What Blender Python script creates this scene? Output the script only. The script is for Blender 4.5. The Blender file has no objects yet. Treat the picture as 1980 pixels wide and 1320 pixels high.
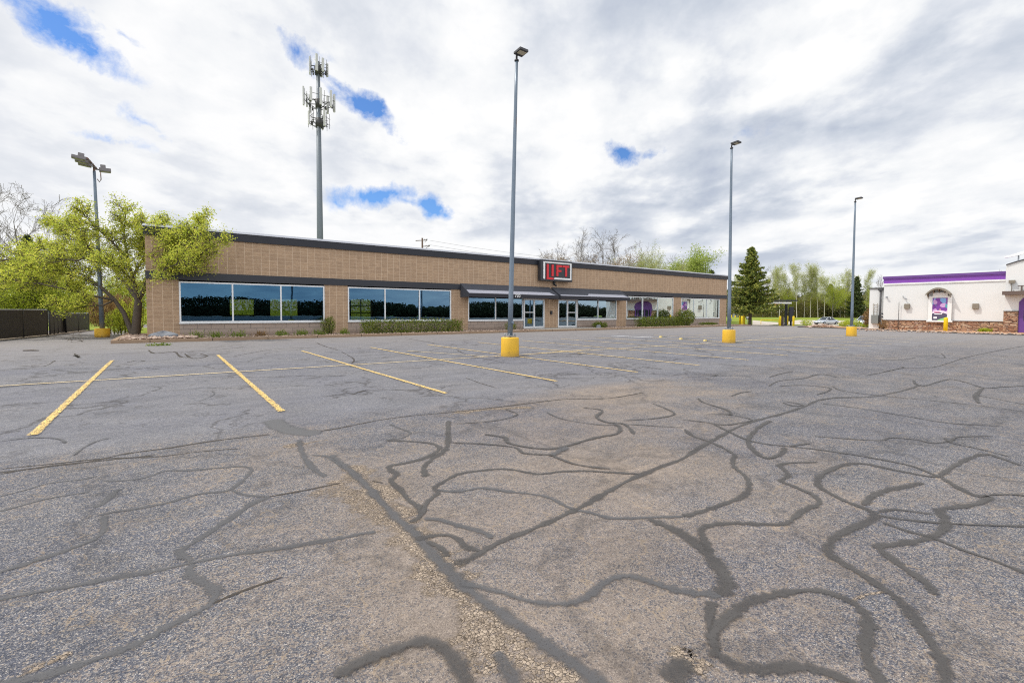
import bpy, math, random
import numpy as np
from mathutils import Vector, Matrix

sc = bpy.context.scene
COL = sc.collection
rad = math.radians

# ------------------------------------------------------------------ camera model
FPX, YAW, PITCH, ROLL, PPY, EYE = 917.4, 0.941522469, -0.0402051257, 0.00431998917, 638.46, 1.5
FW = np.array([math.cos(YAW)*math.cos(PITCH), math.sin(YAW)*math.cos(PITCH), math.sin(PITCH)])
_r = np.array([math.sin(YAW), -math.cos(YAW), 0.0]); _u = np.cross(_r, FW)
RT = math.cos(ROLL)*_r + math.sin(ROLL)*_u
UP = -math.sin(ROLL)*_r + math.cos(ROLL)*_u
CAM = np.array([0, 0, EYE])

def sight(x, y): return (x-990)/FPX*RT - (y-PPY)/FPX*UP + FW
def sm(a, b, v):
    t = min(1, max(0, (v-a)/(b-a))); return t*t*(3-2*t)
def gz(X, Y):                       # lie of the lot: level by the shop, falling away towards the restaurant
    w = 1-sm(17, 26, Y)*(1-sm(50, 64, X))
    return -0.0137*min(max(0, X-31), 60)*w
def G(x, y, dz=0.0):                # surveyed point of the ground
    d = sight(x, y); lo, hi = 0.5, 400.0
    for _ in range(60):
        m = (lo+hi)/2; p = CAM+m*d
        if p[2] > gz(p[0], p[1])+dz: lo = m
        else: hi = m
    return CAM+hi*d
def D(x, y, depth): return CAM+depth*sight(x, y)
def onY(x, y, Y): d = sight(x, y); return CAM+d*(Y/d[1])
def onX(x, y, X): d = sight(x, y); return CAM+d*(X/d[0])

# ------------------------------------------------------------------ mesh builder
class MB:
    def __init__(s): s.v = []; s.f = []; s.m = []; s.sm = []
    def face(s, pts, mi=0, smooth=False):
        n = len(s.v); s.v += [tuple(map(float, p)) for p in pts]
        s.f.append(tuple(range(n, n+len(pts)))); s.m.append(mi); s.sm.append(smooth)
    def hexa(s, p, mi=0):            # 8 points: bottom ring then top ring
        n = len(s.v); s.v += [tuple(map(float, q)) for q in p]
        for q in ((3,2,1,0),(4,5,6,7),(0,1,5,4),(1,2,6,5),(2,3,7,6),(3,0,4,7)):
            s.f.append(tuple(n+i for i in q)); s.m.append(mi); s.sm.append(False)
    def box(s, a, b, mi=0):
        x0,x1 = sorted((a[0],b[0])); y0,y1 = sorted((a[1],b[1])); z0,z1 = sorted((a[2],b[2]))
        s.hexa([(x0,y0,z0),(x1,y0,z0),(x1,y1,z0),(x0,y1,z0),(x0,y0,z1),(x1,y0,z1),(x1,y1,z1),(x0,y1,z1)], mi)
    def obox(s, c, ax, ay, az, mi=0):  # centre and three half-axes
        c,ax,ay,az = (np.array(q, float) for q in (c,ax,ay,az))
        s.hexa([c-ax-ay-az,c+ax-ay-az,c+ax+ay-az,c-ax+ay-az,c-ax-ay+az,c+ax-ay+az,c+ax+ay+az,c-ax+ay+az], mi)
    def tube(s, pts, rs, n=8, mi=0, caps=True, smooth=True):
        pts = [Vector(p) for p in pts]; base = len(s.v); k = len(pts)
        if not hasattr(rs, '__len__'): rs = [rs]*k
        t0 = (pts[-1]-pts[0]).normalized() if (pts[-1]-pts[0]).length > 1e-6 else Vector((0,0,1))
        ref = Vector((1,0,0)) if abs(t0.x) < .8 else Vector((0,1,0))
        for i, p in enumerate(pts):
            t = (pts[min(i+1,k-1)]-pts[max(i-1,0)])
            t = t.normalized() if t.length > 1e-9 else t0
            a = t.cross(ref)
            if a.length < 1e-4: a = t.cross(Vector((0,1,0.1)))
            a.normalize(); b = t.cross(a)
            for j in range(n):
                g = 2*math.pi*j/n; q = p+(a*math.cos(g)+b*math.sin(g))*rs[i]; s.v.append((q.x,q.y,q.z))
        for i in range(k-1):
            for j in range(n):
                s.f.append((base+i*n+j, base+i*n+(j+1)%n, base+(i+1)*n+(j+1)%n, base+(i+1)*n+j)); s.m.append(mi); s.sm.append(smooth)
        if caps:
            s.f.append(tuple(base+j for j in reversed(range(n)))); s.m.append(mi); s.sm.append(False)
            s.f.append(tuple(base+(k-1)*n+j for j in range(n))); s.m.append(mi); s.sm.append(False)
    def lathe(s, c, prof, n=24, mi=0, smooth=True):
        base = len(s.v); k = len(prof)
        for r, z in prof:
            for j in range(n):
                g = 2*math.pi*j/n; s.v.append((c[0]+r*math.cos(g), c[1]+r*math.sin(g), c[2]+z))
        for i in range(k-1):
            for j in range(n):
                s.f.append((base+i*n+j, base+i*n+(j+1)%n, base+(i+1)*n+(j+1)%n, base+(i+1)*n+j)); s.m.append(mi); s.sm.append(smooth)
        s.f.append(tuple(base+(k-1)*n+j for j in range(n))); s.m.append(mi); s.sm.append(False)
        s.f.append(tuple(base+j for j in reversed(range(n)))); s.m.append(mi); s.sm.append(False)
    def prism(s, outline, ext, mi=0):  # planar outline (3-D points) pushed along ext
        e = np.array(ext, float); A = [np.array(p, float) for p in outline]; B = [p+e for p in A]; n = len(A)
        s.face(A[::-1], mi); s.face(B, mi)
        for i in range(n): s.face([A[i],A[(i+1)%n],B[(i+1)%n],B[i]], mi)
    def build(s, name, mats, parent=None, origin=(0,0,0), bevel=0, attr=None):
        me = bpy.data.meshes.new(name); o = np.array(origin, float)
        me.from_pydata([tuple(np.array(v)-o) for v in s.v] if o.any() else s.v, [], s.f)
        if not isinstance(mats, (list, tuple)): mats = [mats]
        for m in mats: me.materials.append(m)
        me.polygons.foreach_set('material_index', s.m); me.polygons.foreach_set('use_smooth', s.sm)
        if attr is not None:
            for an, vals in attr.items():
                a = me.attributes.new(an, 'FLOAT', 'POINT'); a.data.foreach_set('value', vals)
        me.update()
        ob = bpy.data.objects.new(name, me); COL.objects.link(ob)
        if parent is not None: ob.parent = parent
        else: ob.location = origin
        if bevel:
            b = ob.modifiers.new('bevel', 'BEVEL'); b.width = bevel; b.segments = 2; b.limit_method = 'ANGLE'
        return ob

def tag(o, label=None, cat=None, group=None, kind=None):
    if label: o['label'] = label
    if cat: o['category'] = cat
    if group: o['group'] = group
    if kind: o['kind'] = kind
    return o
def thing(name, label, cat, loc=(0,0,0), group=None):
    o = bpy.data.objects.new(name, None); o.empty_display_size = .2; COL.objects.link(o); o.location = tuple(map(float, loc))
    return tag(o, label, cat, group)
def dup(root, loc, label, rotz=None, scale=None, group=None):
    def cp(o, par):
        c = o.copy(); COL.objects.link(c); c.parent = par
        for ch in list(o.children): cp(ch, c)
        return c
    c = cp(root, None); c.location = tuple(map(float, loc)); c['label'] = label
    if group: c['group'] = group
    if rotz is not None: c.rotation_euler = (0, 0, rotz)
    if scale is not None: c.scale = scale if hasattr(scale, '__len__') else (scale,)*3
    return c
def text_mesh(body, size, ext):
    cu = bpy.data.curves.new('t', 'FONT'); cu.body = body; cu.size = size; cu.extrude = ext; cu.align_x = 'CENTER'; cu.offset = size*0.012
    ob = bpy.data.objects.new('t', cu); COL.objects.link(ob)
    me = bpy.data.meshes.new_from_object(ob.evaluated_get(bpy.context.evaluated_depsgraph_get()))
    bpy.data.objects.remove(ob); return me

# ------------------------------------------------------------------ materials
class NT:
    def __init__(s, name):
        s.mat = bpy.data.materials.new(name); s.mat.use_nodes = True; s.t = s.mat.node_tree; s.t.nodes.clear()
        s.out = s.n('ShaderNodeOutputMaterial')
    def n(s, typ, **kw):
        nd = s.t.nodes.new(typ)
        for k, v in kw.items():
            if k in nd.inputs.keys() if isinstance(k, str) else False: nd.inputs[k].default_value = v
            else: setattr(nd, k, v)
        return nd
    def l(s, a, b): s.t.links.new(a, b)
    def val(s, sock, v):
        if isinstance(v, bpy.types.NodeSocket): s.l(v, sock)
        elif hasattr(v, '__len__') and sock.type == 'RGBA' and len(v) == 3: sock.default_value = (*v, 1)
        else: sock.default_value = v
    def math(s, op, a, b=0.0, c=None, clamp=False):
        nd = s.t.nodes.new('ShaderNodeMath'); nd.operation = op; nd.use_clamp = clamp
        s.val(nd.inputs[0], a); s.val(nd.inputs[1], b)
        if c is not None: s.val(nd.inputs[2], c)
        return nd.outputs[0]
    def mix(s, f, a, b, mode='MIX'):
        nd = s.t.nodes.new('ShaderNodeMix'); nd.data_type = 'RGBA'; nd.blend_type = mode
        s.val(nd.inputs[0], f); s.val(nd.inputs[6], a); s.val(nd.inputs[7], b); return nd.outputs[2]
    def ramp(s, f, stops, interp='LINEAR'):
        nd = s.t.nodes.new('ShaderNodeValToRGB'); nd.color_ramp.interpolation = interp; e = nd.color_ramp.elements
        while len(e) < len(stops): e.new(0.5)
        for el, (p, c) in zip(e, stops):
            el.position = p; el.color = (*c, 1) if hasattr(c, '__len__') else (c, c, c, 1)
        s.val(nd.inputs[0], f); return nd.outputs[0]
    def noise(s, vec, scale, detail=3, rough=.55, dist=0.0):
        nd = s.t.nodes.new('ShaderNodeTexNoise'); nd.inputs['Scale'].default_value = scale; nd.inputs['Detail'].default_value = detail
        nd.inputs['Roughness'].default_value = rough; nd.inputs['Distortion'].default_value = dist
        if vec is not None: s.l(vec, nd.inputs['Vector'])
        return nd.outputs['Fac']
    def vor(s, vec, scale, feature='F1', out='Distance', rnd=1.0):
        nd = s.t.nodes.new('ShaderNodeTexVoronoi'); nd.feature = feature; nd.inputs['Scale'].default_value = scale; nd.inputs['Randomness'].default_value = rnd
        if vec is not None: s.l(vec, nd.inputs['Vector'])
        return nd.outputs[out]
    def pos(s): return s.n('ShaderNodeNewGeometry').outputs['Position']
    def obj(s): return s.n('ShaderNodeTexCoord').outputs['Object']
    def xyz(s, v):
        nd = s.n('ShaderNodeSeparateXYZ'); s.l(v, nd.inputs[0]); return nd.outputs
    def comb(s, x, y, z):
        nd = s.n('ShaderNodeCombineXYZ'); s.val(nd.inputs[0], x); s.val(nd.inputs[1], y); s.val(nd.inputs[2], z); return nd.outputs[0]
    def scalev(s, v, k):
        nd = s.n('ShaderNodeMapping'); nd.inputs['Scale'].default_value = k; s.l(v, nd.inputs['Vector']); return nd.outputs[0]
    def bump(s, h, strength=.3, dist=.02):
        nd = s.n('ShaderNodeBump'); nd.inputs['Strength'].default_value = strength; nd.inputs['Distance'].default_value = dist
        s.l(h, nd.inputs['Height']); return nd.outputs[0]
    def bsdf(s, col, rough=.6, metal=0.0, spec=.5, normal=None):
        nd = s.n('ShaderNodeBsdfPrincipled'); s.val(nd.inputs['Base Color'], col); s.val(nd.inputs['Roughness'], rough)
        s.val(nd.inputs['Metallic'], metal); nd.inputs['Specular IOR Level'].default_value = spec
        if normal is not None: s.l(normal, nd.inputs['Normal'])
        return nd.outputs[0]
    def done(s, sh): s.l(sh, s.out.inputs['Surface']); return s.mat
    def mixsh(s, f, a, b):
        nd = s.n('ShaderNodeMixShader'); s.val(nd.inputs[0], f); s.l(a, nd.inputs[1]); s.l(b, nd.inputs[2]); return nd.outputs[0]

def plain(name, col, rough=.55, metal=0.0, var=.12, scale=3.0, bump=0.0, spec=.5):
    t = NT(name); p = t.obj(); n = t.noise(p, scale, 5, .6)
    c = t.mix(n, tuple(k*(1-var) for k in col), tuple(min(1, k*(1+var)) for k in col))
    nm = t.bump(t.noise(p, scale*12, 3), bump, .01) if bump else None
    r = t.math('MULTIPLY_ADD', n, .2, rough-.1)
    return t.done(t.bsdf(c, r, metal, spec, nm))

M = {}
M['white'] = plain('white_paint', (.78,.78,.77), .5)
M['alu'] = plain('aluminium', (.72,.73,.74), .35, .3)
M['black'] = plain('black_metal', (.018,.02,.026), .45)
M['fascia'] = plain('dark_fascia', (.022,.024,.033), .42, 0, .2, .6)
M['coping'] = plain('coping_metal', (.55,.56,.6), .35, .6)
M['darkgrey'] = plain('dark_grey', (.06,.06,.065), .6)
M['steel'] = plain('galvanised', (.30,.32,.34), .45, .5)
M['towersteel'] = plain('tower_steel', (.15,.175,.20), .5, .3)
M['kerbdark'] = plain('tarred_kerb', (.085,.078,.075), .85, 0, .25, 3)
M['floodgrey'] = plain('flood_housing', (.20,.185,.19), .55)
M['floodlens'] = plain('flood_lens', (.30,.30,.28), .25)
M['paleyellow'] = plain('faded_yellow', (.66,.52,.20), .7, 0, .25, 8)
M['rust'] = plain('rusty_metal', (.14,.08,.055), .7)
M['brownwood'] = plain('weathered_wood', (.10,.065,.045), .8)
M['red'] = plain('red_letter', (.62,.02,.03), .4, 0, .05)
M['signface'] = plain('sign_face', (.025,.028,.035), .35)
M['lampglass'] = plain('lamp_lens', (.55,.5,.36), .3)
M['purple'] = plain('purple_panel', (.22,.06,.40), .45, 0, .06)
M['purpledark'] = plain('purple_cornice', (.13,.05,.24), .5, 0, .06)
M['purpleentry'] = plain('purple_entry', (.12,.04,.24), .5, 0, .06)
M['stucco'] = plain('pale_stucco', (.69,.695,.685), .85, 0, .03, 1.5, .05)
M['bronze'] = plain('bronze_metal', (.24,.21,.165), .5, .2)
M['brown'] = plain('brown_canopy', (.12,.085,.07), .55)
M['grey'] = plain('grey_box', (.2,.21,.2), .6)
M['concrete'] = plain('concrete', (.36,.33,.29), .85, 0, .18, 2, .2)
M['interior'] = plain('interior_wall', (.16,.16,.15), .9)
M['roof'] = plain('roof_membrane', (.4,.4,.4), .8)
M['carwhite'] = plain('silver_car_paint', (.55,.58,.64), .25, .5, .03)
M['tyre'] = plain('tyre', (.02,.02,.02), .85)
M['cglass'] = plain('car_glass', (.02,.03,.035), .08)
M['headlight'] = plain('headlight_lens', (.7,.72,.75), .15)
M['antenna'] = plain('antenna_panel', (.55,.55,.54), .5)
M['cable'] = plain('cable', (.03,.03,.035), .6)
M['awngrey'] = plain('awning_fabric', (.055,.06,.075), .8, 0, .12, 1.2, .1)
M['awnlight'] = plain('awning_stripe', (.42,.42,.47), .8, 0, .06)
M['awnval'] = plain('awning_valance', (.028,.028,.036), .8)

def mk_yellow(name, base, wear=.5):
    t = NT(name); p = t.obj(); n = t.noise(p, 5, 6, .65); f = t.noise(p, 40, 4, .7)
    z = t.xyz(p)[2]
    c = t.mix(n, tuple(k*.82 for k in base), base)
    chip = t.math('GREATER_THAN', t.math('ADD', t.math('ADD', t.math('MULTIPLY', f, .6), t.math('MULTIPLY', n, .5)), t.math('MULTIPLY', z, -.30)), .60)
    c = t.mix(t.math('MULTIPLY', chip, wear), c, (.22,.14,.05))
    mud = t.math('MULTIPLY', t.math('SUBTRACT', .13, t.math('SUBTRACT', z, t.math('MULTIPLY', n, .12))), 6.0, clamp=True); c = t.mix(t.math('MULTIPLY', mud, .45*wear), c, (.20,.15,.09))
    drip = t.noise(t.scalev(p, (14,14,.8)), 1.0, 4)
    c = t.mix(t.math('MULTIPLY', t.math('GREATER_THAN', drip, .64), .25*wear), c, (.3,.16,.05))
    return t.done(t.bsdf(c, .55, 0, .4, t.bump(f, .15, .01)))
M['yellow'] = mk_yellow('yellow_concrete', (.80,.47,.035), .85)
M['bollard'] = mk_yellow('yellow_sleeve', (.82,.60,.01), .1)

def mk_pole():
    t = NT('painted_pole'); p = t.obj(); n = t.noise(p, 4, 5)
    c = t.mix(n, (.125,.165,.215), (.18,.225,.28))
    st = t.math('GREATER_THAN', t.noise(t.scalev(p, (6,6,.7)), 1.6, 5, .65), .68)
    c = t.mix(t.math('MULTIPLY', st, .6), c, (.16,.10,.08))
    return t.done(t.bsdf(c, .4, .15, .5))
M['pole'] = mk_pole()

def mk_block():
    t = NT('split_face_block'); p = t.pos(); x,y,z = t.xyz(p)
    v = t.comb(t.math('ADD', x, y), z, 0)
    def fr(k, off=0.0):
        return t.math('FRACT', t.math('ADD', t.math('DIVIDE', k, 1.0), off))
    u = t.math('DIVIDE', t.math('ADD', t.math('ADD', x, y), .07), .41); w = t.math('DIVIDE', z, .205)
    fu = t.math('ABSOLUTE', t.math('SUBTRACT', t.math('FRACT', u), .5)); fw = t.math('ABSOLUTE', t.math('SUBTRACT', t.math('FRACT', w), .5))
    mv = t.math('GREATER_THAN', fu, .470); mh = t.math('GREATER_THAN', fw, .44)
    cell = t.n('ShaderNodeTexWhiteNoise'); cell.noise_dimensions = '2D'
    t.l(t.comb(t.math('FLOOR', u), t.math('FLOOR', w), 0), cell.inputs['Vector'])
    rough = t.noise(t.scalev(p, (1,1,3.4)), 4.2, 7, .72)
    fine = t.noise(p, 60, 3, .6); big = t.noise(p, .5, 4)
    c = t.ramp(rough, [(.3,(.25,.155,.09)),(.5,(.42,.28,.175)),(.7,(.56,.40,.265))])
    c = t.mix(t.math('MULTIPLY', cell.outputs['Value'], .6), c, (.27,.175,.11))
    c = t.mix(t.math('MULTIPLY', fine, .3), c, (.52,.42,.32))
    c = t.mix(t.math('MULTIPLY', big, .3), c, (.50,.34,.22))
    c = t.mix(t.math('MULTIPLY', mh, .55), c, (.58,.44,.31))
    c = t.mix(t.math('MULTIPLY', mv, .62), c, (.68,.53,.39))
    sp = t.math('GREATER_THAN', t.noise(p, 7, 2), .745)
    c = t.mix(t.math('MULTIPLY', sp, .5), c, (.75,.68,.6))
    stk = t.math('MULTIPLY', t.math('SUBTRACT', t.noise(t.scalev(p, (1.1,1.1,.12)), 1.3, 6, .7), .5), 3.0, clamp=True)
    c = t.mix(t.math('MULTIPLY', stk, .30), c, (.20,.135,.09))
    lime = t.math('MULTIPLY', t.math('SUBTRACT', t.noise(t.scalev(p, (2.2,2.2,.3)), 1.0, 6, .7), .60), 5.0, clamp=True)
    c = t.mix(t.math('MULTIPLY', lime, .22), c, (.66,.58,.50))
    h = t.math('SUBTRACT', t.math('ADD', rough, t.math('MULTIPLY', fine, .3)), t.math('MULTIPLY', t.math('MAXIMUM', mv, mh), .3))
    return t.done(t.bsdf(c, .9, 0, .25, t.bump(h, .4, .03)))
M['block'] = mk_block()
def mk_baseblock():
    t = NT('plinth_block'); p = t.pos(); x,y,z = t.xyz(p)
    br = t.n('ShaderNodeTexBrick'); br.offset = .5
    br.inputs['Scale'].default_value = 1; br.inputs['Brick Width'].default_value = .62; br.inputs['Row Height'].default_value = .33
    br.inputs['Mortar Size'].default_value = .012; br.inputs['Color1'].default_value = (.36,.28,.23,1); br.inputs['Color2'].default_value = (.42,.33,.27,1); br.inputs['Mortar'].default_value = (.17,.14,.12,1)
    t.l(t.comb(t.math('ADD', x, y), t.math('ADD', z, .165), 0), br.inputs['Vector'])
    n = t.noise(p, 3, 5)
    c = t.mix(t.math('MULTIPLY', n, .35), br.outputs['Color'], (.30,.28,.27))
    c = t.mix(t.math('MULTIPLY', t.math('LESS_THAN', z, .3), .3), c, (.2,.13,.09))
    return t.done(t.bsdf(c, .9, 0, .2, t.bump(t.noise(p, 50, 4), .3, .01)))
M['plinth'] = mk_baseblock()

def mk_stone():
    t = NT('ledge_stone'); p = t.pos(); x,y,z = t.xyz(p)
    d = t.noise(p, 2.5, 2)
    v = t.comb(t.math('ADD', t.math('ADD', x, y), t.math('MULTIPLY', d, .35)), t.math('MULTIPLY', t.math('ADD', z, t.math('MULTIPLY', d, .12)), 3.1), 0)
    cl = t.vor(v, 2.6, 'F1', 'Color', .9); e = t.vor(v, 2.6, 'DISTANCE_TO_EDGE', 'Distance', .9)
    k = t.xyz(cl)[0]
    c = t.ramp(k, [(0,(.20,.085,.05)),(.3,(.42,.22,.13)),(.5,(.55,.36,.22)),(.7,(.30,.15,.10)),(.85,(.62,.47,.33)),(1,(.36,.24,.2))])
    c = t.mix(t.math('MULTIPLY', t.noise(p, 25, 4), .4), c, (.3,.2,.14))
    c = t.mix(t.math('LESS_THAN', e, .05), c, (.10,.06,.045))
    return t.done(t.bsdf(c, .85, 0, .3, t.bump(t.math('MINIMUM', e, .15), 1, .25)))
M['ledgestone'] = mk_stone()

def mk_glass(name, blue, neutral):
    t = NT(name); lw = t.n('ShaderNodeLayerWeight'); lw.inputs['Blend'].default_value = .5
    fc = lw.outputs['Facing']
    col = t.ramp(fc, [(0.02, blue), (.30, tuple(.6*b+.4*n for b, n in zip(blue, neutral))), (.42, neutral)])
    g = t.n('ShaderNodeBsdfGlossy'); t.l(col, g.inputs['Color']); g.inputs['Roughness'].default_value = .004
    wob = t.bump(t.noise(t.pos(), .9, 2), .012, .1); t.l(wob, g.inputs['Normal'])
    tr = t.n('ShaderNodeBsdfTransparent'); tr.inputs['Color'].default_value = (.50,.56,.52,1)
    f = t.math('MULTIPLY_ADD', fc, 1.15, .28, clamp=True)
    return t.done(t.mixsh(f, tr.outputs[0], g.outputs[0]))
M['glass'] = mk_glass('coated_glass', (.125,.29,.48), (.76,.84,.81))

def mk_leaf(name, stops, trans=.35, rough=.6, dk=.4, dks=.9):
    t = NT(name); g = t.n('ShaderNodeNewGeometry'); r = g.outputs['Random Per Island']
    c = t.ramp(r, stops)
    c = t.mix(t.math('MULTIPLY', t.noise(t.obj(), dks, 3), dk), c, stops[0][1])
    d = t.bsdf(c, rough, 0, .2)
    tl = t.n('ShaderNodeBsdfTranslucent'); t.l(c, tl.inputs['Color'])
    return t.done(t.mixsh(trans, d, tl.outputs[0]))
M['lf_spring'] = mk_leaf('spring_leaf', [(0,(.33,.41,.05)),(.4,(.54,.60,.08)),(.75,(.70,.70,.11)),(1,(.82,.74,.15))], .54, dk=.3)
M['lf_bush'] = mk_leaf('bush_leaf', [(0,(.26,.33,.04)),(.5,(.52,.60,.06)),(1,(.72,.72,.11))], .55)
M['lf_hedge'] = mk_leaf('hedge_leaf', [(0,(.07,.11,.015)),(.5,(.19,.26,.035)),(.85,(.34,.38,.06)),(1,(.42,.33,.10))], .35)
M['lf_spruce'] = mk_leaf('spruce_needle', [(0,(.04,.065,.018)),(.35,(.14,.19,.04)),(.7,(.34,.38,.07)),(1,(.58,.56,.13))], .4)
M['lf_pine'] = mk_leaf('pine_needle', [(0,(.03,.05,.02)),(.6,(.085,.115,.035)),(1,(.18,.21,.065))], .2)
M['lf_bright'] = mk_leaf('bright_leaf', [(0,(.24,.32,.06)),(.5,(.40,.49,.10)),(1,(.54,.58,.17))], .45)
M['lf_pale'] = mk_leaf('pale_leaf', [(0,(.30,.34,.10)),(.5,(.44,.48,.14)),(1,(.60,.60,.24))], .5)
M['lf_bud'] = mk_leaf('tan_bud', [(0,(.24,.17,.10)),(.5,(.38,.29,.18)),(1,(.50,.42,.30))], .3)
M['lf_dry'] = mk_leaf('dry_leaf', [(0,(.16,.09,.035)),(.5,(.30,.18,.075)),(1,(.42,.29,.13))], .3)
M['lf_thicket'] = mk_leaf('thicket_leaf', [(0,(.14,.12,.05)),(.35,(.28,.25,.085)),(.7,(.38,.40,.09)),(1,(.52,.46,.2))], .45, dk=1.1, dks=.3)
M['lf_grass'] = mk_leaf('grass_blade', [(0,(.10,.16,.02)),(.6,(.22,.30,.04)),(1,(.36,.38,.08))], .3)
M['lf_dark'] = mk_leaf('dark_leaf', [(0,(.015,.02,.01)),(.6,(.05,.06,.02)),(1,(.11,.115,.04))], .1)
M['lf_back'] = mk_leaf('far_wood_leaf', [(0,(.022,.028,.014)),(.6,(.036,.044,.020)),(1,(.05,.058,.026))], .0, .9)
M['bark'] = plain('bark', (.10,.08,.062), .9, 0, .4, 8, .5)
M['barkgrey'] = plain('grey_bark', (.17,.15,.135), .9, 0, .35, 4, .3)
M['barkpale'] = plain('pale_birch_bark', (.52,.48,.42), .85, 0, .4, 2.2, .2)

def mk_asphalt():
    t = NT('asphalt'); p = t.pos(); x,y,z = t.xyz(p)
    big = t.noise(p, .28, 6, .6); mid = t.noise(p, 1.6, 5, .6)
    wav = t.math('MULTIPLY', t.noise(p, .7, 3), .8)
    newer = t.math('SMOOTH_MIN', 1.0, t.math('MAXIMUM', 0.0, t.math('MULTIPLY', t.math('SUBTRACT', t.math('ADD', y, wav), 6.75), 1.6)), .05)
    k = t.xyz(t.vor(p, 210, 'F1', 'Color')); k2 = t.xyz(t.vor(p, 105, 'F1', 'Color'))
    dd = t.vor(p, 210)
    # exposed aggregate of the worn surface
    worn = t.ramp(k[0], [(0,(.040,.044,.060)),(.42,(.082,.087,.110)),(.68,(.132,.134,.152)),(.84,(.205,.195,.192)),(.94,(.33,.295,.26)),(1,(.48,.44,.40))])
    worn = t.mix(t.math('MULTIPLY', t.math('GREATER_THAN', k2[1], .93), .75), worn, (.32,.265,.21))
    fresh = t.ramp(k[0], [(0,(.078,.081,.099)),(.6,(.138,.139,.158)),(.88,(.215,.21,.216)),(1,(.33,.31,.29))])
    # sandy dust: strongest in the middle of the old lane
    cx = t.math('SUBTRACT', t.math('SUBTRACT', x, t.math('MULTIPLY', y, .95)), .35)
    lane = t.math('MAXIMUM', 0.0, t.math('SUBTRACT', 1.0, t.math('ABSOLUTE', t.math('DIVIDE', cx, 4.2))))
    dust = t.math('ADD', t.math('MULTIPLY_ADD', lane, .74, -.11), t.math('MULTIPLY', t.math('SUBTRACT', mid, .53), 1.5))
    dust = t.math('ADD', dust, t.math('MULTIPLY', t.math('SUBTRACT', big, .47), 1.6))
    nearc = t.math('MAXIMUM', 0.0, t.math('SUBTRACT', 1.0, t.math('DIVIDE', t.math('ABSOLUTE', t.math('SUBTRACT', x, 1.22)), .75)))
    dust = t.math('ADD', dust, t.math('MULTIPLY', nearc, .42))
    dustf = t.math('GREATER_THAN', t.math('ADD', t.math('MULTIPLY', dust, .85), t.math('MULTIPLY', t.math('SUBTRACT', k2[2], .5), .9)), .34)
    soft = t.math('MULTIPLY', t.math('MAXIMUM', 0.0, dust), .5, clamp=True)
    worn = t.mix(soft, worn, t.mix(k[1], (.115,.092,.074), (.25,.198,.152)))
    worn = t.mix(t.math('MULTIPLY', dustf, .5), worn, t.mix(k[2], (.17,.132,.105), (.38,.305,.245)))
    # hairline crazing filled with sand
    dv = t.n('ShaderNodeVectorMath'); dv.operation = 'ADD'
    nz = t.n('ShaderNodeTexNoise'); nz.inputs['Scale'].default_value = 2.2; nz.inputs['Detail'].default_value = 4; t.l(p, nz.inputs['Vector'])
    sv = t.n('ShaderNodeVectorMath'); sv.operation = 'SCALE'; sv.inputs['Scale'].default_value = .55; t.l(nz.outputs['Color'], sv.inputs[0])
    t.l(p, dv.inputs[0]); t.l(sv.outputs[0], dv.inputs[1])
    ed = t.vor(dv.outputs[0], 1.9, 'DISTANCE_TO_EDGE')
    hair = t.math('MULTIPLY', t.math('LESS_THAN', ed, t.math('MULTIPLY', t.noise(p, 14, 4, .7), .022)), t.math('MULTIPLY', t.math('GREATER_THAN', mid, .47), t.math('GREATER_THAN', k2[0], .35)))
    worn = t.mix(t.math('MULTIPLY', hair, .65), worn, t.mix(k[1], (.22,.165,.115), (.36,.285,.21)))
    c = t.mix(t.math('MULTIPLY', newer, .85), worn, fresh)
    nz2 = t.n('ShaderNodeTexNoise'); nz2.inputs['Scale'].default_value = .8; nz2.inputs['Detail'].default_value = 6; nz2.inputs['Roughness'].default_value = .62; t.l(p, nz2.inputs['Vector'])
    sv2 = t.n('ShaderNodeVectorMath'); sv2.operation = 'SCALE'; sv2.inputs['Scale'].default_value = 2.2; t.l(nz2.outputs['Color'], sv2.inputs[0])
    dv2 = t.n('ShaderNodeVectorMath'); dv2.operation = 'ADD'; t.l(p, dv2.inputs[0]); t.l(sv2.outputs[0], dv2.inputs[1])
    ed2 = t.vor(dv2.outputs[0], .42, 'DISTANCE_TO_EDGE'); ckm = t.math('GREATER_THAN', t.noise(p, .45, 3), .44)
    ck = t.math('MULTIPLY', t.math('SUBTRACT', 1.0, t.math('MULTIPLY', ed2, t.math('MULTIPLY_ADD', newer, 10.0, 26.0))), t.math('MULTIPLY', ckm, t.math('MULTIPLY_ADD', newer, .45, .35)), clamp=True)
    ed3 = t.vor(dv2.outputs[0], 1.1, 'DISTANCE_TO_EDGE'); ckn = t.math('GREATER_THAN', t.noise(p, .8, 4), .54)
    ck = t.math('MAXIMUM', ck, t.math('MULTIPLY', t.math('SUBTRACT', 1.0, t.math('MULTIPLY', ed3, 26.0)), t.math('MULTIPLY', ckn, t.math('MULTIPLY_ADD', newer, .35, .15)), clamp=True))
    c = t.mix(ck, c, (.045,.042,.042))
    # broad tone: patches, tracks and stains
    tone = t.ramp(big, [(.3,(.86,.87,.93)),(.5,(1,1,1)),(.7,(1.10,1.08,1.04))])
    c = t.mix(1.0, c, tone, 'MULTIPLY')
    fine = t.ramp(t.noise(t.scalev(p, (.7,1.3,1)), 1.5, 7, .7), [(.3,.80),(.5,1.0),(.72,1.18)])
    grit = t.ramp(t.noise(p, 16, 4, .75), [(.3,.72),(.5,1.0),(.7,1.30)]); c = t.mix(.75, c, t.mix(1.0, c, grit, 'MULTIPLY'))
    c = t.mix(1.0, c, fine, 'MULTIPLY')
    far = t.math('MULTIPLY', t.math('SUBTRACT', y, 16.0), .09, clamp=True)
    c = t.mix(t.math('MULTIPLY', far, .6), c, (.25,.228,.215))
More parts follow.
